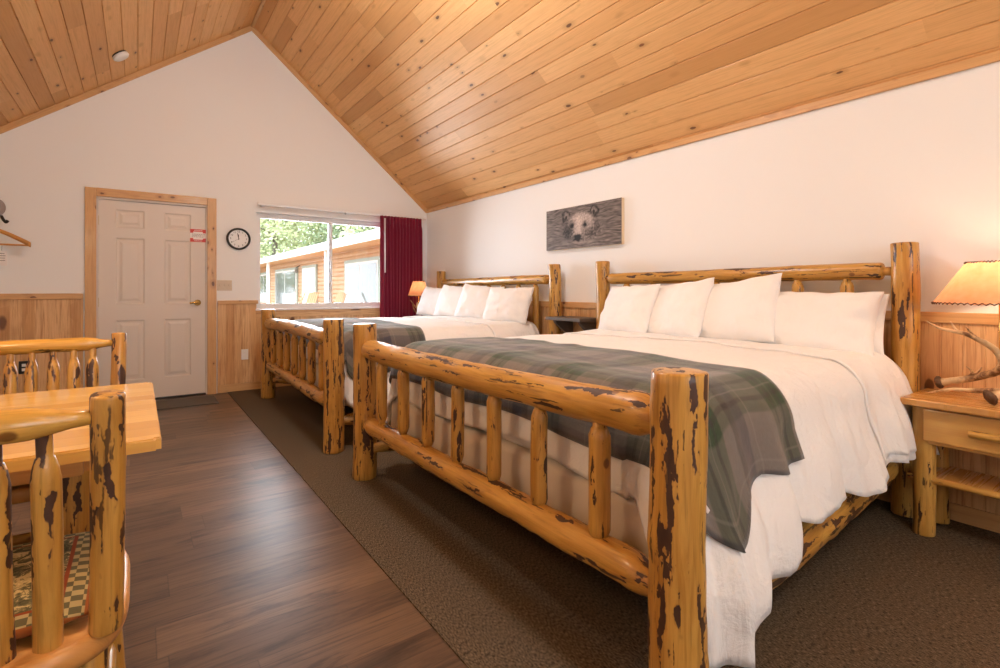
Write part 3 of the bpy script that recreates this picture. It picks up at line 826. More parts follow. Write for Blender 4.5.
# ------------------------------------------------------------------ beds
def bed(y0, y1, label, sd, h0, h1):
    random.seed(sd)
    xf, xh = 1.10, 3.115
    yc = (y0+y1)/2
    t = thing('log_bed', label, 'bed', ((xf+xh)/2, yc, 0), 'log beds')
    for k, (y, hy) in enumerate(((y0, h0), (y1, h1))):
        s = 1 if k == 0 else -1
        log('footboard_post', (xf, y, .006), (xf, y, .918), .070, M['log_dark'], t, n=32, bump=.045, bend=.004, r1=.068, knobs=4)
        log('headboard_post', (xh, hy, .006), (xh, hy, 1.355), .057, M['log'], t, n=24, bump=.06, knobs=4)
        log('side_rail', (xf+.03, y+s*.06, .185), (xh-.03, hy+s*.02, .285), .060, M['log_dark'], t, 'taper', 'taper', .26, .45, bump=.12, bend=.008, n=24, knobs=2)
    a, b = y0+.05, y1-.05
    log('footboard_top_rail', (xf, b, .775), (xf, a, .785), .057, M['log'], t, 'taper', 'taper', .07, .6, bump=.08, bend=.010, n=28, r1=.057, knobs=4)
    log('footboard_lower_rail', (xf, b, .335), (xf, a, .35), .050, M['log'], t, 'taper', 'taper', .09, .6, bump=.12, bend=.010, n=24, knobs=3)
    n = 7; st = (y1-y0)/(n+1)
    for i in range(n):
        y = y0+st*(i+1)
        log('spindle', (xf, y, .37), (xf, y, .745), random.uniform(.028, .032), M['log'], t, 'shoulder', 'shoulder', .05, .62, bump=.06, bend=.003, n=14)
    log('headboard_top_rail', (xh, h1-.04, 1.215), (xh, h0+.04, 1.215), .043, M['log'], t, 'step', 'step', .09, .5, bump=.07, bend=.005, n=22, r1=.046)
    log('headboard_lower_rail', (xh, h1-.04, .42), (xh, h0+.04, .42), .043, M['log'], t, 'step', 'step', .09, .5, bump=.07, bend=.005, n=22)
    for i in range(n):
        y = h0+(h1-h0)/(n+1)*(i+1)
        log('spindle', (xh, y, .445), (xh, y, 1.19), .032, M['log_clean'], t, 'shoulder', 'shoulder', .05, .62, bump=.06, bend=.003, n=14)
    for i in range(6):
        x = xf+.22+i*.33
        box('slat', (x, yc, .257), (.07, y1-y0-.24+.10*(i < 3), .022), M['trim'], t)
    return t
BEDS = [(.77, 2.93), (3.52, 5.68)]
bed(*BEDS[0], 'nearer log bed with dark bark patched posts and plaid blanket', 11, .887, 2.906)
bed(*BEDS[1], 'farther log bed beside the window and curtain', 23, 3.505, 5.64)

MX0, MX1 = 1.205, 3.045
def smooth(a, b, x):
    k = max(0, min(1, (x-a)/(b-a))); return k*k*(3-2*k)
RR = .15
class Drape:
    """cloth laid over a mattress box and hanging at the foot and both sides"""
    def __init__(s, y0, y1, top, seed, lift=0.0):
        s.y0, s.y1, s.top, s.seed, s.lift = y0, y1, top, seed, lift
        s.R = RR
    def fold(s, p, m, where):
        q = p*1.0; sd = s.seed
        a = sin(q*17+2.2*noise.noise(Vector((q*2.1, sd, 0)))+sd)
        b = sin(q*31+2.5*noise.noise(Vector((q*3.3, sd, 5)))+sd*2)
        c = noise.noise(Vector((q*6, m*2.2, sd)))
        d = noise.noise(Vector((q*15, m*3+q*4, sd+9)))
        return .5*a+.32*b+.6*c+.35*d
    def at(s, X, Y, hang):
        """X,Y in the flat cloth; hang(kind, pos, m) -> drop length; returns world point"""
        R = s.R; ix0 = MX0+R-s.lift*0; iy0 = s.y0+R; iy1 = s.y1-R
        dx = max(0, ix0-X); dyn = max(0, iy0-Y); dyf = max(0, Y-iy1); dy = max(dyn, dyf)
        sgn = -1 if dyn > 0 else 1
        bx = max(X, ix0); by = min(max(Y, iy0), iy1)
        # quilt relief on top
        w = .014*noise.noise(Vector((X*2.2, Y*2.2, s.seed)))+.006*noise.noise(Vector((X*5+2*noise.noise(Vector((X, Y, 3))), Y*6, s.seed+3)))
        ridge = .0045*(1-min(1, abs(noise.noise(Vector((X*3.0+Y*1.2, Y*2.1-X*.7, s.seed+7))))*5))
        z = s.top+w+ridge+.02*sin(pi*min(1, max(0, (Y-s.y0)/(s.y1-s.y0))))
        if dx == 0 and dy == 0: return Vector((X, Y, z+s.lift))
        if dx > 0 and dy > 0:
            th = atan2(dy, dx); m, d = hang('corner', (th, sgn), max(dx, dy), X, Y)
            p = by*0+(-sgn)*0; pp = 40+sgn*3+th*.34
            ux, uy = -cos(th), sgn*sin(th); amp = .008+.046*smooth(.0, 1.0, th/(pi/2)); flare = .02+.36*sin(th)**2
        elif dx > 0:
            m, d = hang('foot', Y, dx, X, Y); pp = 20+Y; ux, uy = -1, 0; amp = .006; flare = .0
        else:
            m, d = hang('side', (X, sgn), dy, X, Y); pp = (60 if sgn < 0 else 90)+X; ux, uy = 0, sgn; amp = .046; flare = .24
            if X < ix0+.3:
                amp = .046+.018*smooth(ix0+.3, ix0, X); flare = .24+.14*smooth(ix0+.3, ix0, X)
        if d < R*pi/2:
            a = d/R; out = R*sin(a); dn = R*(1-cos(a))
        else:
            e = d-R*pi/2; out = R+flare*min(e, .36)-.12*max(0, e-.40); dn = R+e*.985
        mm = min(1, max(0, (d-.06)/.4))
        out += amp*mm**1.1*(s.fold(pp, m, 0)+.45)+s.lift
        k = 1-smooth(0, R*pi/2, d)
        return Vector((bx+ux*out, by+uy*out, z*1.0-dn+s.lift*k-(w+ridge)*(1-k)))
def drape_mesh(name, dr, xs, ys, hang, mat, parent=None, thick=.012, org=(0,0,0)):
    V = []; F = []; UV = []; nx = len(xs); ny = len(ys); O = Vector(org)
    for X in xs:
        for Y in ys:
            V.append(dr.at(X, Y, hang)-O); UV.append((X, Y))
    for i in range(nx-1):
        for j in range(ny-1):
            a = i*ny+j; F.append((a, a+ny, a+ny+1, a+1))
    me = mesh(name, V, F, True, UV)
    o = link(name, me, mat, parent, org)
    if thick:
        m = o.modifiers.new('thickness', 'SOLIDIFY'); m.thickness = thick; m.offset = 0
    return o
def lin(a, b, st):
    n = max(1, round((b-a)/st)); return [a+(b-a)*i/n for i in range(n+1)]
def make_bedding(y0, y1, which, sd, near):
    a, b = y0+.10, y1-.10
    c = (a+b)/2; xc = (MX0+MX1)/2
    # box spring and mattress
    def block(name, z0, z1, mat, label, cat, inset=0, quilt=0):
        hx, hy = (MX1-MX0)/2-inset, (b-a)/2-inset; V = []; F = []; R = .07
        P = []
        for (sx, sy, a0) in ((1, 1, 0), (-1, 1, pi/2), (-1, -1, pi), (1, -1, 3*pi/2)):
            for k in range(7):
                q = a0+pi/2*k/6; P.append((sx*(hx-R)+R*cos(q), sy*(hy-R)+R*sin(q)))
        # densify
        Q = []
        for i in range(len(P)):
            p, q = P[i], P[(i+1) % len(P)]; d = sqrt((p[0]-q[0])**2+(p[1]-q[1])**2); n = max(1, int(d/.03))
            for k in range(n): Q.append((p[0]+(q[0]-p[0])*k/n, p[1]+(q[1]-p[1])*k/n))
        H = z1-z0; rows = [(0, .93), (.0, .99), (.02, 1), ]
        prof = [(-.03, 0), (-.008, .004), (0, .02)]+[(0, .02+(H-.04)*k/8) for k in range(1, 8)]+[(0, H-.02), (-.008, H-.004), (-.03, H)]
        s = 0
        for off, zz in prof:
            s = 0
            for i, (px, py) in enumerate(Q):
                l = sqrt(px*px+py*py); u = i*.03
                qd = 0
                if quilt and .02 < zz < H-.02: qd = quilt*(abs(sin(u*16+zz*22))*abs(sin(u*16-zz*22)))
                nxp = px/hx; nyp = py/hy
                ox = (off+qd)*(1 if abs(nxp) > .97 else 0)*(1 if px > 0 else -1); oy = (off+qd)*(1 if abs(nyp) > .97 else 0)*(1 if py > 0 else -1)
                V.append((px+ox, py+oy, zz))
        n = len(Q); m = len(prof)
        for i in range(m-1):
            for k in range(n): F.append((i*n+k, i*n+(k+1) % n, (i+1)*n+(k+1) % n, (i+1)*n+k))
        F.append(tuple(range(n))[::-1]); F.append(tuple(range((m-1)*n, m*n)))
        me = mesh(name, V, F); 
        me.polygons.foreach_set('use_smooth', [len(p.vertices) == 4 for p in me.polygons])
        return tag(link(name, me, mat, None, (xc, c, z0)), label, cat, name.replace('_', ' ')+' pieces of the log beds')
    block('box_spring', .275, .49, M['boxspring'], 'cream quilted box spring of the %s log bed, seen through the footboard' % which, 'box spring', quilt=.006)
    block('mattress', .492, .745, M['mattress'], 'thick mattress hidden under the duvet of the %s log bed' % which, 'mattress', inset=.035)
    top = .792
    dr = Drape(a, b, top, sd)
    dv = {'n': .47, 'f': .47, 'foot': .42}
    def hang(kind, pos, d, X, Y):
        if kind == 'foot':
            L = .375+.02*sin(Y*5+sd)+.02*noise.noise(Vector((Y*3, sd, 1)))
            m = d/.42; return m, m*L
        if kind == 'side':
            x, sg = pos
            m = d/.47
            L = .53+.02*sin(x*5+sd)+.05*noise.noise(Vector((x*4, sd, 2)))
            if sg < 0 and near: L += .15*smooth(1.72, 1.62, x)+.11*smooth(1.43, 1.31, x)
            else: L += .10*smooth(1.7, 1.4, x)
            return m, m*L
        th, sg = pos
        fx = cos(th); 
        m = d/(.42 if th < pi/4 else .47)
        ls = (.775 if (sg < 0 and near) else .60); lf = .375
        k = th/(pi/2)
        L = lf+(ls-lf)*smooth(.10, .8, k)+(.02 if near and sg < 0 else .0)*sin(pi*k)
        return m, m*L
    st = .018 if near else .026
    xs = lin(MX0+RR-.42, MX0+RR, st)+lin(MX0+RR, MX1, st)[1:]
    ys = lin(a+RR-.47, a+RR, st)+lin(a+RR, b-RR, st)[1:-1]+lin(b-RR, b-RR+.47, st)
    o = drape_mesh('duvet', dr, xs, ys, hang, M['duvet'], thick=.018, org=(xc, c, top))
    tag(o, 'rumpled white duvet over the %s log bed, %s' % (which, 'its corner hanging to the floor' if near else 'beside the window'), 'duvet', 'white duvets')
    # folded back top band of the duvet
    d2 = Drape(a, b, top, sd, .015)
    def hang2(kind, pos, d, X, Y):
        m, q = hang(kind, pos, d, X, Y); return m, q*.93
    xb = lin(MX1-.52, MX1-.04, st)
    band = drape_mesh('folded_band', d2, xb, ys, hang2, M['duvet'], parent=o, thick=.010, org=(xc, c, top))
    # plaid blanket across the foot
    d3 = Drape(a, b, top, sd, .021)
    side = .30
    def hang3(kind, pos, d, X, Y):
        if kind == 'foot':
            m = d/.24; return m, m*(.265+.01*sin(Y*7))
        if kind == 'side':
            x, sg = pos; m = d/side
            L = .345 if sg < 0 else .33
            L += .03*smooth(1.60, 1.52, x)+.10*smooth(1.47, 1.37, x)+.010*sin(x*19)
            return m, m*L
        th, sg = pos; m = d/(.24 if th < pi/4 else side); k = th/(pi/2)
        return m, m*(.265+(.475-.265)*smooth(.25, 1.0, k))
    st2 = .018 if near else .026
    xs = lin(MX0+RR-.24, MX0+RR, st2)+lin(MX0+RR, 1.86, st2)[1:]
    ys = lin(a+RR-side, a+RR, st2)+lin(a+RR, b-RR, st2)[1:-1]+lin(b-RR, b-RR+side, st2)
    bl = drape_mesh('plaid_blanket', d3, xs, ys, hang3, M['plaid'], thick=.006, org=(xc, c, top))
    tag(bl, 'grey green plaid blanket laid across the foot of the %s log bed' % which, 'blanket', 'plaid blankets')
    if near:
        p = d3.at(1.27, a+RR-side*.84, hang3)
        tg = box('care_tag', p+Vector((-.004, -.010, .0)), (.045, .003, .013), M['pinkpaper'], bl, bev=0, rot=Euler((0, radians(48), 0)))
        tg['label'] = 'small white care tag'
make_bedding(*BEDS[0], 'nearer', 3.1, True)
make_bedding(*BEDS[1], 'farther', 8.7, False)

def pillow_mesh(w, h, t, seed, n=44, flange=.0):
    V = []; F = []; 
    for side in (1, -1):
        for j in range(n+1):
            for i in range(n+1):
                u = -1+2*i/n; v = -1+2*j/n
                # denser towards the rim
                u = sin(u*pi/2)*.5+u*.5; v = sin(v*pi/2)*.5+v*.5
                e = max(0, 1-abs(u)**3.0)*max(0, 1-abs(v)**3.0)
                th = t/2*(e**.55)
                cu = 1-.055*(1-abs(u)**2)*1.0 if False else 1
                x = u*w/2*(1-.05*(1-v*v)*abs(u)**2 + .0)
                z = v*h/2*(1-.07*(1-u*u)*abs(v)**2)
                sag = .10*t*(-v)*e
                wr = .5*.010*noise.noise(Vector((u*2.4+seed, v*2.4, side*3+seed)))*e**.3+.0025*noise.noise(Vector((u*5+seed, v*4, side)))*e**.3
                cr = .007*sin(9*atan2(v, u)+seed)*smooth(.55, 1.0, sqrt(u*u+v*v))*e**.5
                V.append((x, side*(th+wr*1.6+cr)+sag*0-.01*side*0, z+.008*noise.noise(Vector((u*3, 7, seed)))))
    m = (n+1)*(n+1)
    for s in (0, 1):
        for j in range(n):
            for i in range(n):
                a = s*m+j*(n+1)+i; q = (a, a+1, a+n+2, a+n+1)
                F.append(q if s else q[::-1])
    bm = bmesh.new(); me = mesh('pillow', V, F); bm.from_mesh(me)
    bm.verts.ensure_lookup_table()
    pairs = []
    for j in range(n+1):
        for i in range(n+1):
            if i in (0, n) or j in (0, n):
                k = j*(n+1)+i; a, b = bm.verts[k], bm.verts[m+k]; mid = (a.co+b.co)/2; a.co = mid; b.co = mid
    bmesh.ops.remove_doubles(bm, verts=bm.verts, dist=1e-6); bmesh.ops.recalc_face_normals(bm, faces=bm.faces); bm.to_mesh(me); bm.free()
    me.polygons.foreach_set('use_smooth', [True]*len(me.polygons)); return me
def pillow(xb, yc, zb, lean, yaw, w, h, t, seed, label, grp, roll=0):
    """stands on its lower edge at (xb,yc,zb), leaning back by lean degrees towards +x"""
    me = pillow_mesh(w, h, t, seed)
    # local x -> along -y (width), local y -> thickness (towards room), local z -> up
    R = Euler((0, 0, radians(yaw))).to_matrix() @ Euler((0, radians(lean), 0)).to_matrix() @ Euler((0, 0, radians(-90))).to_matrix() @ Euler((0, radians(roll), 0)).to_matrix()
    c = Vector((xb, yc, zb))+R @ Vector((0, 0, h/2))
    o = link('pillow', me, M['pillow'], None, c, R.to_euler())
    return tag(o, label, 'pillow', grp)
g1 = 'white pillows on the nearer bed'; g2 = 'white pillows on the farther bed'
pillow(2.82, 2.47, .805, 22, -13, .56, .38, .15, 1.3, 'white pillow standing farthest left on the nearer log bed', g1, roll=-2)
pillow(2.80, 2.05, .80, 24, -15, .54, .41, .15, 2.1, 'second white pillow from left on the nearer bed, its corner peaked', g1, roll=-6)
pillow(2.82, 1.66, .797, 22, -9, .60, .415, .17, 3.7, 'tall peaked white pillow third from left on the nearer bed', g1, roll=-8)
pillow(2.86, 1.235, .775, 24, 2, .60, .37, .17, 4.4, 'white pillow nearest the right headboard post, front of two', g1)
pillow(2.975, 1.225, .78, 13, 0, .60, .33, .10, 5.9, 'white pillow at the right headboard post, behind another', g1)
for i, (x, y, yw, lab) in enumerate(((2.80, 5.32, 12, 'white pillow closest to the curtain on the farther bed'), (2.80, 4.86, 14, 'second white pillow from the curtain on the farther bed'),
        (2.80, 4.40, 14, 'third white pillow from the curtain on the farther bed'), (2.84, 3.93, 10, 'wide white pillow nearest the bed gap on the farther bed'))):
    pillow(x, y, .805, 21, yw, .58, (.37, .385, .39, .365)[i], .17, 7+i*1.7, lab, g2, roll=(4 if i < 3 else -1))

# ------------------------------------------------------------------ lamps
def lamp(cx, cy, z0, rb, rt, sz0, sz1, label, power, antlers, grp='antler lamps'):
    t = thing('antler_lamp', label, 'lamp', (cx, cy, z0), grp)
    n = 72; V = []; F = []; rows = 10
    for j in range(rows+1):
        k = j/rows; r = rb+(rt-rb)*k; z = sz0+(sz1-sz0)*k
        for i in range(n):
            q = 1+.006*noise.noise(Vector((cos(i/n*2*pi)*3, sin(i/n*2*pi)*3, k*4)))
            V.append((r*q*cos(2*pi*i/n), r*q*sin(2*pi*i/n), z+(.004*sin(i*6*2*pi/n*2) if j in (0, rows) else 0)-z0))
    for j in range(rows):
        for i in range(n): F.append((j*n+i, j*n+(i+1) % n, (j+1)*n+(i+1) % n, (j+1)*n+i))
    sh = link('lamp_shade', mesh('lamp_shade', V, F, True), M['shade'], t, (cx, cy, z0))
    for r, z in ((rb, sz0), (rt, sz1)):
        bm = bmesh.new(); k = 60
        pts = []
        for i in range(k*4+1):
            a = 2*pi*i/(k*4); pts.append(((r+.003*cos(a*k))*cos(a), (r+.003*cos(a*k))*sin(a), .004*sin(a*k)))
        tube_bm(bm, pts, .0022, 6, False)
        link('lacing', bm_mesh('lacing', bm, True), M['lacing'], sh, (cx, cy, z))
    tube('stem', [(cx, cy, z0+.16), (cx, cy, sz0+(sz1-sz0)*.25)], .009, M['brass'], t)
    lathe('bulb', [(0, -.02), (.012, -.02), (.014, 0), (.028, .03), (.026, .05), (.012, .066), (0, .07)], M['bulb'], (cx, cy, sz0+(sz1-sz0)*.36), t, n=20)
    bm = bmesh.new()
    for a in (0, 2*pi/3, 4*pi/3):
        tube_bm(bm, [(0, 0, 0), (rt*cos(a), rt*sin(a), 0)], .0016, 6)
    tube_bm(bm, spline([(.012, 0, -(sz1-sz0)*.75), (.045, 0, -(sz1-sz0)*.5), (.04, 0, -.03), (0, 0, 0)], 5), .0018, 6); tube_bm(bm, spline([(-.012, 0, -(sz1-sz0)*.75), (-.045, 0, -(sz1-sz0)*.5), (-.04, 0, -.03), (0, 0, 0)], 5), .0018, 6)
    link('harp', bm_mesh('harp', bm, True), M['brass'], t, (cx, cy, sz1-.004))
    l = light('lamp_light', 'POINT', (cx, cy, sz0+(sz1-sz0)*.55), power, (1, .70, .42), .035)
    l.parent = t; l.location = (0, 0, sz0+(sz1-sz0)*.55-z0)
    for main, tines, burr in antlers:
        bm = bmesh.new(); O = Vector(main[0][:3])
        def add(pts):
            P = [Vector(p[:3])-O for p in pts]; S = spline(P, 6); R = []
            for i in range(len(S)):
                f = i/6; k = min(int(f), len(pts)-2); fr = f-k
                R.append(pts[k][3]*(1-fr)+pts[k+1][3]*fr)
            tube_bm(bm, S, R, 10)
        add(main)
        for q in tines: add(q)
        o = link('antler', bm_mesh('antler', bm, True), M['antler'], t, O)
        if burr:
            b = Vector(main[0][:3]); d = (Vector(main[1][:3])-b).normalized()
            r = main[0][3]
            bm = bmesh.new(); nn = 18; rs = [(0, -.006), (r*1.0, -.005), (r*1.45, .004), (r*1.35, .014), (r*1.0, .02)]
            rings = []
            for rr, zz in rs[1:]:
                rings.append([bm.verts.new((rr*(1+.12*sin(k*5)+.08*sin(k*3.3))*cos(2*pi*k/nn), rr*(1+.12*sin(k*5))*sin(2*pi*k/nn), zz)) for k in range(nn)])
            for i in range(len(rings)-1):
                for k in range(nn): bm.faces.new((rings[i][k], rings[i][(k+1) % nn], rings[i+1][(k+1) % nn], rings[i+1][k]))
            bm.faces.new(rings[0][::-1]); bm.faces.new(rings[-1])
            link('burr', bm_mesh('burr', bm, True), M['burr'], o, b, frame_for(d).to_euler())
    return t
LX, LY = 2.99, .515
NZ = .632
def A(dx, dy, z, r): return (LX+dx, LY+dy, NZ+z, r)
near_antlers = [
    # dark beam: burr to the left above the table top, curling up at the stem and back left to its tips
    ([A(.09, .236, .050, .019), A(.09, .18, .066, .016), A(.09, .119, .086, .016), A(.07, .066, .110, .016), A(.04, .022, .135, .016), A(.0, -.004, .180, .015), A(-.01, .022, .236, .013), A(-.06, .06, .274, .011), A(-.08, .104, .300, .009), A(-.09, .182, .318, .006), A(-.10, .226, .348, .002)],
     [[A(-.06, .06, .274, .008), A(-.07, .08, .30, .005), A(-.08, .098, .330, .002)], [A(-.08, .12, .302, .007), A(-.085, .135, .325, .004), A(-.09, .146, .352, .002)],
      [A(.09, .119, .090, .009), A(.08, .11, .118, .006), A(.08, .13, .140, .002)], [A(.09, .119, .095, .008), A(.07, .09, .12, .005), A(.065, .075, .145, .002)]], True),
    # pale lower beam with its burr towards the room
    ([A(-.06, .030, .030, .022), A(-.035, .0, .050, .018), A(-.01, -.02, .075, .016), A(.03, -.03, .12, .015), A(.04, -.01, .18, .013), A(.01, 0, .24, .009)],
     [[A(-.02, -.01, .062, .013), A(.0, .05, .052, .011), A(.01, .11, .042, .010), A(.01, .17, .036, .008), A(-.01, .245, .012, .002)]], True),
    ([A(.08, -.13, .02, .018), A(.05, -.07, .07, .016), A(.02, -.02, .13, .014), A(0, .0, .19, .012), A(.05, -.04, .25, .008), A(.09, -.08, .30, .003)],
     [[A(.02, -.02, .13, .011), A(-.03, -.09, .16, .008), A(-.05, -.14, .22, .003)]], True),
]
lamp(LX, LY, NZ, .225, .115, 1.062, 1.238, 'large lit antler lamp with parchment shade on the right nightstand', 9.5, near_antlers)
FX, FY, FZ = 2.965, 5.965, .66
def B(dx, dy, z, r): return (FX+dx, FY+dy, FZ+z, r)
far_antlers = [([B(-.08, -.06, .02, .018), B(-.02, -.02, .07, .016), B(.02, .01, .15, .015), B(0, 0, .23, .014), B(.03, -.05, .30, .010), B(.06, -.1, .36, .003)], [[B(.01, 0, .20, .012), B(-.05, .03, .26, .009), B(-.09, .06, .33, .003)], [B(0, 0, .14, .012), B(-.06, .0, .2, .008), B(-.10, -.02, .27, .003)]], True),
    ([B(.07, .06, .02, .018), B(.02, .03, .08, .016), B(0, 0, .16, .014), B(-.03, -.01, .24, .012), B(-.02, .0, .30, .008)], [], True)]
lamp(FX, FY, FZ, .14, .075, 1.045, 1.235, 'small lit orange shaded antler lamp in the corner behind the far bed', 1.7, far_antlers)

def nightstand(x0, x1, y0, y1, ztop, label, full=True):
    """front faces -x; y1 is the side towards the bed"""
    t = thing('nightstand', label, 'nightstand', ((x0+x1)/2, (y0+y1)/2, 0), 'log nightstands')
    cx, cy = (x0+x1)/2, (y0+y1)/2
    tp = box('top', (cx-.0, cy, ztop-.016), (x1-x0, y1-y0, .032), M['stand'], t, bev=.006, au=(1, 0, 0), av=(0, 1, 0))
    legs = [(x0+.10, y1-.06), (x0+.10, y0+.06), (x1-.06, y1-.06), (x1-.06, y0+.06)]
    for lx, ly in legs: log('leg', (lx, ly, .006), (lx, ly, ztop-.033), .042, M['log_clean'] , t, n=18, bump=.05, bend=.003)
    fx = x0+.066
    zb, zt = ztop-.205, ztop-.033
    box('case', (cx+.03, cy, (zb+zt)/2), (x1-x0-.13, y1-y0-.13, zt-zb), M['drawer'], t, au=(0, 0, 1), av=(0, 1, 0))
    box('apron', (fx+.012, cy, (zb+zt)/2), (.03, y1-y0-.10, zt-zb), M['drawer'], t, au=(0, 0, 1), av=(0, 1, 0))
    d = box('drawer', (fx-.012, cy, (zb+zt)/2+.002), (.022, y1-y0-.145, zt-zb-.03), M['drawer'], t, bev=.004, au=(0, 0, 1), av=(0, 1, 0))
    log('drawer_pull', (fx-.042, cy+.075, (zb+zt)/2), (fx-.042, cy-.075, (zb+zt)/2), .015, M['log_clean'], d, bump=.03, bend=0, n=14)
    for s in (1, -1): log('pull_post', (fx-.022, cy+s*.05, (zb+zt)/2), (fx-.040, cy+s*.05, (zb+zt)/2), .007, M['log_clean'], d, bump=0, bend=0, n=10)
    box('shelf', (cx+.03, cy, .265), (x1-x0-.13, y1-y0-.04, .02), M['stand'], t, bev=.003, au=(0, 1, 0), av=(1, 0, 0))
    log('shelf_rail', (x0+.085, y1-.005, .262), (x0+.085, y0+.005, .262), .014, M['log_clean'], t, 'taper', 'taper', .05, .6, bump=.04, bend=0, n=12)
    return t
nightstand(2.83, 3.205, .21, .822, NZ, 'log nightstand with one drawer at the right edge, under the large lamp')
nightstand(2.78, 3.19, 5.78, 6.20, FZ, 'pine log nightstand in the far corner by the curtain', False)
# lamp cords
c1 = tube('lamp_cord', spline([(3.05, .47, .632), (3.204, .43, .640), (3.209, .42, .58), (3.205, .44, .42), (3.20, .36, .30), (3.19, .30, .12)], 8), .003, M['black'], n=8)
tag(c1, 'thin black lamp cord running down behind the right nightstand', 'cord')
def wall_shelf():
    t = thing('wall_shelf', 'small dark weathered wooden wall shelf between the two beds', 'shelf', (W, 3.22, .86))
    box('board', (W-wd-.135, 3.215, .870), (.27, .43, .028), M['rustic'], t, bev=.004)
    for y in (3.06, 3.37):
        bm = bmesh.new(); vs = []
        for dy in (-.015, .015):
            vs.append([bm.verts.new(p) for p in ((0, dy, 0), (-.22, dy, 0), (-.20, dy, -.03), (-.03, dy, -.17), (0, dy, -.17))])
        bm.faces.new(vs[0]); bm.faces.new(vs[1][::-1])
        for k in range(5): bm.faces.new((vs[0][k], vs[1][k], vs[1][(k+1) % 5], vs[0][(k+1) % 5]))
        bmesh.ops.recalc_face_normals(bm, faces=bm.faces); me = bm_mesh('bracket', bm); planar_uv(me, (0, 1, 1), (1, 0, 0))
        link('bracket', me, M['rustic'], t, (W-wd-.002, y, .855))
wall_shelf()

# ------------------------------------------------------------------ dining set
def table():
    x0, x1, y0, y1 = -1.30, .048, 1.525, 2.485
    cx, cy = (x0+x1)/2, (y0+y1)/2
    t = thing('dining_table', 'honey pine slab dining table between the two log chairs', 'table', (cx, cy, 0))
    bm = bmesh.new(); add_box(bm, (0, 0, 0), (x1-x0, y1-y0, .030)); 
    vert = [e for e in bm.edges if abs(e.verts[0].co.z-e.verts[1].co.z) > .01]
    bmesh.ops.bevel(bm, geom=vert, offset=.012, segments=2, affect='EDGES')
    top = [e for e in bm.edges if e.verts[0].co.z > .014 and e.verts[1].co.z > .014 and len(e.link_faces) == 2 and abs(e.link_faces[0].normal.z-e.link_faces[1].normal.z) > .5]
    bmesh.ops.bevel(bm, geom=top, offset=.004, segments=2, affect='EDGES')
    me = bm_mesh('tabletop', bm); planar_uv(me, (0, 1, .5), (1, 0, 0)); link('tabletop', me, M['table'], t, (cx, cy, .735))
    box('apron', (cx, y0+.13, .688), (x1-x0-.32, .03, .064), M['seat'], t); box('apron', (cx, y1-.13, .688), (x1-x0-.32, .03, .064), M['seat'], t)
    box('apron', (x1-.16, cy, .688), (.03, y1-y0-.29, .064), M['seat'], t); box('apron', (x0+.16, cy, .688), (.03, y1-y0-.29, .064), M['seat'], t)
    for x in (x1-.21, x0+.21):
        for dy in (-.075, .075): log('pedestal_log', (x, cy+dy, .07), (x, cy+dy, .70), .062, M['log_dark'], t, n=22, bump=.06, knobs=3)
        log('foot_log', (x, cy-.36, .06), (x, cy+.36, .06), .056, M['log_dark'], t, n=20, bump=.06, bend=.0)
    log('stretcher', (x0+.24, cy, .25), (x1-.24, cy, .25), .04, M['log'], t, 'taper', 'taper', .1, .6, n=16)
table()
def chair(rx, ry, rz, label):
    t = thing('log_chair', label, 'chair', (rx, ry, 0), 'log dining chairs'); t.rotation_euler = (0, 0, rz)
    Mw = Matrix.Translation((rx, ry, 0)) @ Matrix.Rotation(rz, 4, 'Z')
    def L(name, a, b, r, mat, *ar, **k):
        # build in world then parent with the rotation taken out
        o = log(name, (0, 0, 0), Vector(b)-Vector(a), r, mat, None, *ar, **k)
        o.parent = t; o.location = a; return o
    def put(o, p): o.parent = t; o.location = p; return o
    for s in (-1, 1):
        L('back_post', (s*.250, -.192, .452), (s*.256, -.262, .925), .0275, M['log_dark'], n=24, bump=.05, bend=.002, knobs=2)
        L('leg', (s*.225, -.17, .41), (s*.250, -.215, .0), .030, M['log_dark'], n=18, bump=.06, knobs=2)
        L('leg', (s*.225, .20, .41), (s*.250, .235, .0), .030, M['log_dark'], n=18, bump=.06, knobs=2)
        L('stretcher', (s*.236, -.185, .2), (s*.236, .215, .2), .018, M['log'], 'taper', 'taper', .06, .6, n=12)
    L('stretcher', (-.236, .21, .26), (.236, .21, .26), .018, M['log'], 'taper', 'taper', .06, .6, n=12)
    L('top_rail', (-.232, -.254, .884), (.232, -.254, .884), .030, M['log_chair'], 'taper', 'taper', .10, .45, bump=.03, bend=.0, n=24)
    for i in range(6):
        x = -.165+.066*i
        L('spindle', (x, -.194, .447), (x, -.249, .862), .0225, M['log_dark'], 'flat', 'shoulder', .085, .55, bump=.06, bend=.002, n=16)
    # rounded seat slab
    V = []; F = []; n = 72; prof = [(.93, 0), (.985, .006), (1, .02), (1, .034), (.985, .045), (.95, .05)]
    for k, z in prof:
        for i in range(n):
            a = 2*pi*i/n; ca, sa = cos(a), sin(a); e = .5
            x = .287*k*(abs(ca)**e)*(1 if ca > 0 else -1); y = .27*k*(abs(sa)**e)*(1 if sa > 0 else -1)
            V.append((x, y, z))
    for i in range(len(prof)-1):
        for k in range(n): F.append((i*n+k, i*n+(k+1) % n, (i+1)*n+(k+1) % n, (i+1)*n+k))
    F.append(tuple(range(n))[::-1]); F.append(tuple(range((len(prof)-1)*n, len(prof)*n)))
    me = mesh('seat', V, F); me.polygons.foreach_set('use_smooth', [len(p.vertices) == 4 for p in me.polygons]); planar_uv(me, (0, 1, .5), (1, 0, 0))
    put(link('seat', me, M['seat']), (0, .02, .402))
    return t
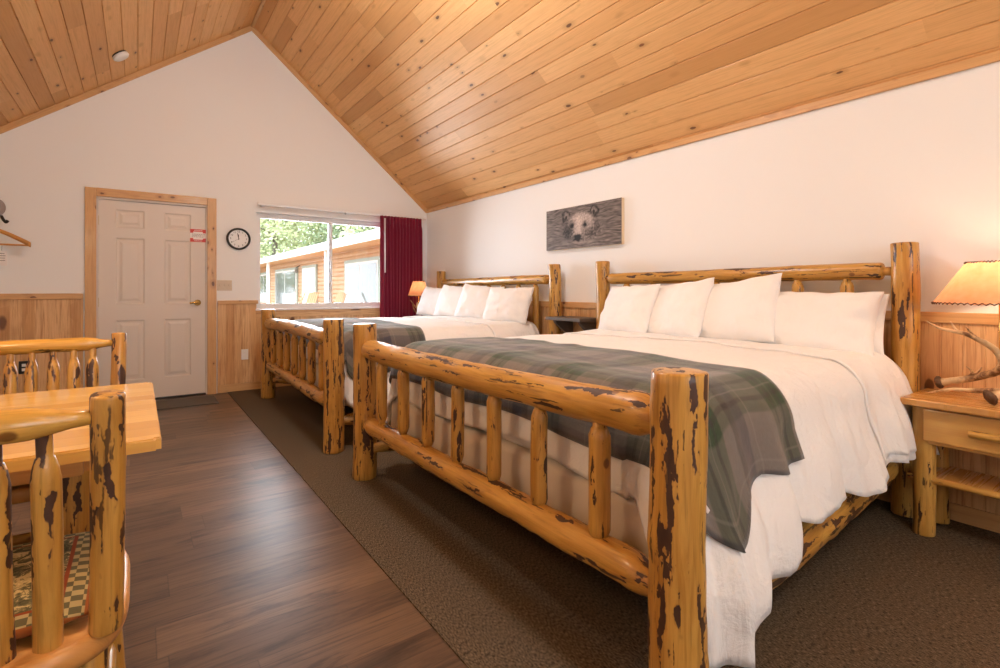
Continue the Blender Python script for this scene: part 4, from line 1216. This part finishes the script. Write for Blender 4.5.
def seat_cushion(rx, ry, rz, label):
    V = []; n = 40; F = []
    def pt(u, v, s):
        e = max(0, 1-abs(u)**4)*max(0, 1-abs(v)**4)
        x = .235*u*(1-.0*v*v); y = .228*v
        c = max(0, (abs(u)*abs(v))-.6)*.12
        return (x*(1-c), y*(1-c), s*.022*e**.5+.004*noise.noise(Vector((u*3, v*3, s)))*e)
    for s in (1, -1):
        for j in range(n+1):
            for i in range(n+1): V.append(pt(-1+2*i/n, -1+2*j/n, s))
    m = (n+1)**2
    for s in (0, 1):
        for j in range(n):
            for i in range(n):
                a = s*m+j*(n+1)+i; q = (a, a+1, a+n+2, a+n+1); F.append(q if s == 0 else q[::-1])
    me = mesh('seat_cushion', V, F, True); bm = bmesh.new(); bm.from_mesh(me); bmesh.ops.remove_doubles(bm, verts=bm.verts, dist=1e-4); bm.to_mesh(me); bm.free()
    me.polygons.foreach_set('use_smooth', [True]*len(me.polygons))
    me.transform(Matrix.Rotation(rz, 4, 'Z'))
    o = link('seat_cushion', me, M['cushion'], None, (rx, ry, .475))
    return tag(o, label, 'cushion', 'patterned chair cushions')
chair(-.302, 1.462, 0, 'log spindle back chair in the left foreground, its back to the camera')
chair(-.325, 2.60, pi, 'log spindle back chair behind the table, facing the camera')
seat_cushion(-.302, 1.512, 0, 'tan and olive lodge patterned cushion on the foreground chair seat')
seat_cushion(-.325, 2.55, pi, 'lodge patterned cushion on the chair behind the table')

# unseen globe lamps, added outside the frame to brighten the room
def added_pendant(x, y, z, zc, label, power, col, r=.12, cat='lamp'):
    t = thing('added_pendant_lamp', label, cat, (x, y, zc))
    tube('cord', [(x, y, zc), (x, y, z+.1)], .004, M['black'], t)
    lathe('canopy', [(0, 0), (.06, 0), (.05, -.02), (0, -.03)], M['darkmetal'], (x, y, zc), t)
    lathe('globe', [(0, .09), (.04, .09), (.05, .08), (r*.9, .03), (r, -.02), (r*.8, -.07), (r*.4, -.10), (0, -.11)], bulb_mat(power/(4*pi*pi*r*r*1.0), col), (x, y, z), t)
    return t
added_pendant(-.75, 1.7, 1.95, APZ-SL*(APX+.75)-.01, 'unseen globe lamp added over the dining table for warm light', 36, (1, .72, .45), r=.13)
added_pendant(1.04, -.9, 3.05, APZ-.02, 'large unseen globe lamp added on the ridge behind the camera', 105, (1, .955, .86), r=.20)
added_pendant(1.04, 2.75, 3.32, APZ-.02, 'unseen globe lamp added on the ridge to brighten the gable end', 120, (.96, .98, 1), r=.16)

# ------------------------------------------------------------------ outside the window
def outside():
    g = box('ground', (4, 24, -.36), (60, 36, .12), plain('gravel_ground', (.38, .34, .27), .95, bump=(20, .4)), bev=0)
    struct(g)
    siding = plank_wood('pale_log_siding', .16, 4, (.66, .42, .24), (.60, .36, .2), (.56, .33, .18), rough=.6, seam=0, kthr=.03)
    wx = 5.9; ex = 4.62
    t = thing('motel_cabin', 'pale log sided lodge building with white roof edge beyond the window', 'building', (wx, 20, -.3))
    # rounded horizontal siding
    V = []; F = []; UV = []; rows = []
    z = -.3
    while z < 2.6:
        for k in range(6):
            a = -pi/2+pi*k/5*.98; rows.append((-.03*cos(a), z+.08+.08*sin(a)))
        z += .16
    for y in (9.2, 34.0):
        for dx, zz in rows: V.append((dx, y-20, zz+.3)); UV.append((zz, y))
    m = len(rows)
    for i in range(m-1): F.append((i, i+1, m+i+1, m+i))
    me = mesh('siding', V, F, False, UV); link('log_siding', me, siding, t, (wx, 20, -.3))
    box('gable_end', (wx+2.0, 9.2, 1.1), (4.0, .06, 2.8), siding, t, bev=0)
    # roof, fascia, soffit
    al = math.atan(.28)
    white = plain('white_roof_edge', (.85, .85, .85), .5)
    box('fascia', (ex, 21.3, 2.43), (.05, 25.4, .20), white, t)
    box('soffit', ((ex+wx)/2+.05, 21.3, 2.37+.05), (wx-ex+.1, 25.2, .03), plain('soffit_pine', (.72, .42, .2), .5), t, rot=Euler((0, -radians(6), 0)))
    box('roof', (ex+2.2, 21.3, 2.55+2.2*.28), (4.7, 25.6, .06), plain('pale_metal_roof', (.75, .78, .8), .4), t, rot=Euler((0, -al, 0)))
    fr = plain('green_window_trim', (.36, .43, .38), .5); wh = plain('white_frame', (.85, .86, .86), .5); dk = NT('reflecting_glass', .08, .8); dk.col((.18, .22, .22)); dk = dk.m
    for y0, y1, z0, z1, kind in ((14.4, 17.3, .55, 2.02, 'w'), (24.0, 28.2, -.1, 2.05, 'w'), (21.0, 22.9, -.28, 2.05, 'd'), (11.0, 13.0, .55, 2.02, 'w'), (30, 32.5, .5, 2.0, 'w')):
        c, h = (y0+y1)/2, (z0+z1)/2
        f = box('window' if kind == 'w' else 'door', (wx-.05, c, h), (.06, y1-y0+.3, z1-z0+.22), fr, t)
        box('pane', (wx-.085, c, h), (.03, y1-y0, z1-z0), wh, f)
        if kind == 'w':
            for s in (-1, 1): box('glass', (wx-.105, c+s*(y1-y0)/4, h), (.01, (y1-y0)/2-.12, z1-z0-.14), dk, f, bev=0)
    for y in (16.0, 24.7, 33.0): 
        box('porch_post', (4.78, y, 1.03), (.11, .11, 2.66), white, t)
    for y in (19.2, 23.5):
        l = box('wall_lantern', (wx-.20, y, 1.98), (.13, .13, .2), plain('lantern_grey', (.22, .23, .22), .5), t, bev=.03)
        tube('lantern_arm', [(wx-.20, y, 2.11), (wx-.05, y, 2.2)], .02, M['darkmetal'], l)
    # deck
    box('deck', (5.2, 21.3, -.22), (1.5, 25, .16), siding, t, bev=0)
    # wooden garden chairs on the deck
    cw = plain('cedar', (.62, .30, .15), .6)
    def garden_chair(x, y, rz, label):
        r = thing('garden_chair', label, 'garden chair', (x, y, -.14), 'cedar garden chairs')
        r.rotation_euler = (0, 0, rz)
        def bx(name, c, s, rot=None):
            o = box(name, (0, 0, 0), s, cw, None); o.parent = r; o.location = c
            if rot: o.rotation_euler = rot
            return o
        bx('seat', (0, 0, .36), (.55, .55, .03), (radians(-12), 0, 0))
        for i in range(5): bx('back_slat', (-.2+.1*i, .36, .75), (.085, .02, .85+.05*(2-abs(i-2))), (radians(-22), 0, 0))
        for s in (-1, 1):
            bx('arm', (s*.33, .0, .56), (.12, .75, .025)); bx('front_leg', (s*.30, -.27, .28), (.04, .11, .56)); bx('rear_leg', (s*.30, .30, .28), (.04, .11, .56))
    garden_chair(4.95, 16.4, radians(-75), 'cedar garden chair on the deck seen through the right pane')
    garden_chair(4.95, 19.4, radians(-60), 'cedar garden chair on the deck, nearer the middle of the left pane')
    garden_chair(4.95, 21.2, radians(-100), 'cedar garden chair on the deck, farther one of the left pane')
    # trees
    leafm = []
    for k, c in enumerate(((.36, .41, .24), (.47, .51, .31), (.25, .32, .20))):
        n = NT('leaves', .6, .2); f = n.noise(n.coord('Object'), 3, 3); n.col(n.mix(f, c, tuple(min(1, x*1.6) for x in c)))
        n.b.inputs['Transmission Weight'].default_value = 0; leafm.append(n.m)
    barkm = plain('grey_bark', (.20, .17, .14), .9, bump=(20, .5))
    def tree(x, y, h, rad, kind, label, sd):
        rnd = random.Random(sd)
        t = thing('tree', label, 'tree', (x, y, -.3), 'trees behind the lodge')
        bm = bmesh.new(); tube_bm(bm, [(0, 0, 0), (.1, 0, h*.4), (0, .1, h*.95)], [.22, .15, .03], 9)
        for i in range(22):
            a = rnd.random()*6.28; z = h*rnd.uniform(.2, .85); l = rad*(1-.6*z/h)*rnd.uniform(.7, 1)
            tube_bm(bm, [(0, 0, z), (cos(a)*l*.5, sin(a)*l*.5, z+.25*l), (cos(a)*l, sin(a)*l, z+.1*l)], [.05, .03, .01], 5)
        link('trunk', bm_mesh('trunk', bm, True), barkm, t, (x, y, -.3))
        V = []; F = []
        for i in range(900):
            z = h*rnd.uniform(.12, 1.0)
            rr = rad*((1-z/h)**.7*.95+.08) if kind == 2 else rad*sqrt(max(.02, 1-((z/h-.55)/.5)**2))
            a = rnd.random()*6.28; q = rr*sqrt(rnd.uniform(.15, 1)); cx, cy = q*cos(a), q*sin(a)
            for j in range(16):
                p = Vector((cx+rnd.gauss(0, .28), cy+rnd.gauss(0, .28), z+rnd.gauss(0, .20)))
                s = rnd.uniform(.08, .19); u = Vector((rnd.gauss(0, 1), rnd.gauss(0, 1), rnd.gauss(0, .6))).normalized(); v = u.cross(Vector((rnd.gauss(0, 1), rnd.gauss(0, 1), rnd.gauss(0, 1)))).normalized()
                b = len(V); V += [p-u*s, p-v*s*.5, p+u*s, p+v*s*.5]; F.append((b, b+1, b+2, b+3))
        link('foliage', mesh('foliage', V, F), leafm[kind], t, (x, y, -.3))
    tree(7.2, 35.5, 13, 4.2, 1, 'pale green leafy tree rising over the far end of the lodge roof', 1)
    tree(3.4, 38.5, 12, 4.0, 0, 'green leafy tree farthest left through the window, past the lodge end', 2)
    tree(12.5, 33.0, 15, 4.6, 2, 'dark green conifer behind the middle of the lodge roof', 3)
    tree(12.0, 24.5, 13, 4.2, 1, 'pale green tree over the roof near the window mullion', 4)
    tree(10.2, 43.0, 15, 5.2, 1, 'broad pale green tree far behind the lodge end', 9)
    tree(8.2, 48.0, 16, 5.5, 0, 'broad green tree farthest away, left of the lodge roof', 10)
    tree(12.5, 17.5, 12, 4.4, 0, 'green leafy tree over the roof seen through the right pane', 5)
    tree(16.5, 27.0, 17, 5.0, 0, 'tall green tree standing behind the others past the roof', 6)
outside()
bpy.context.view_layer.update()
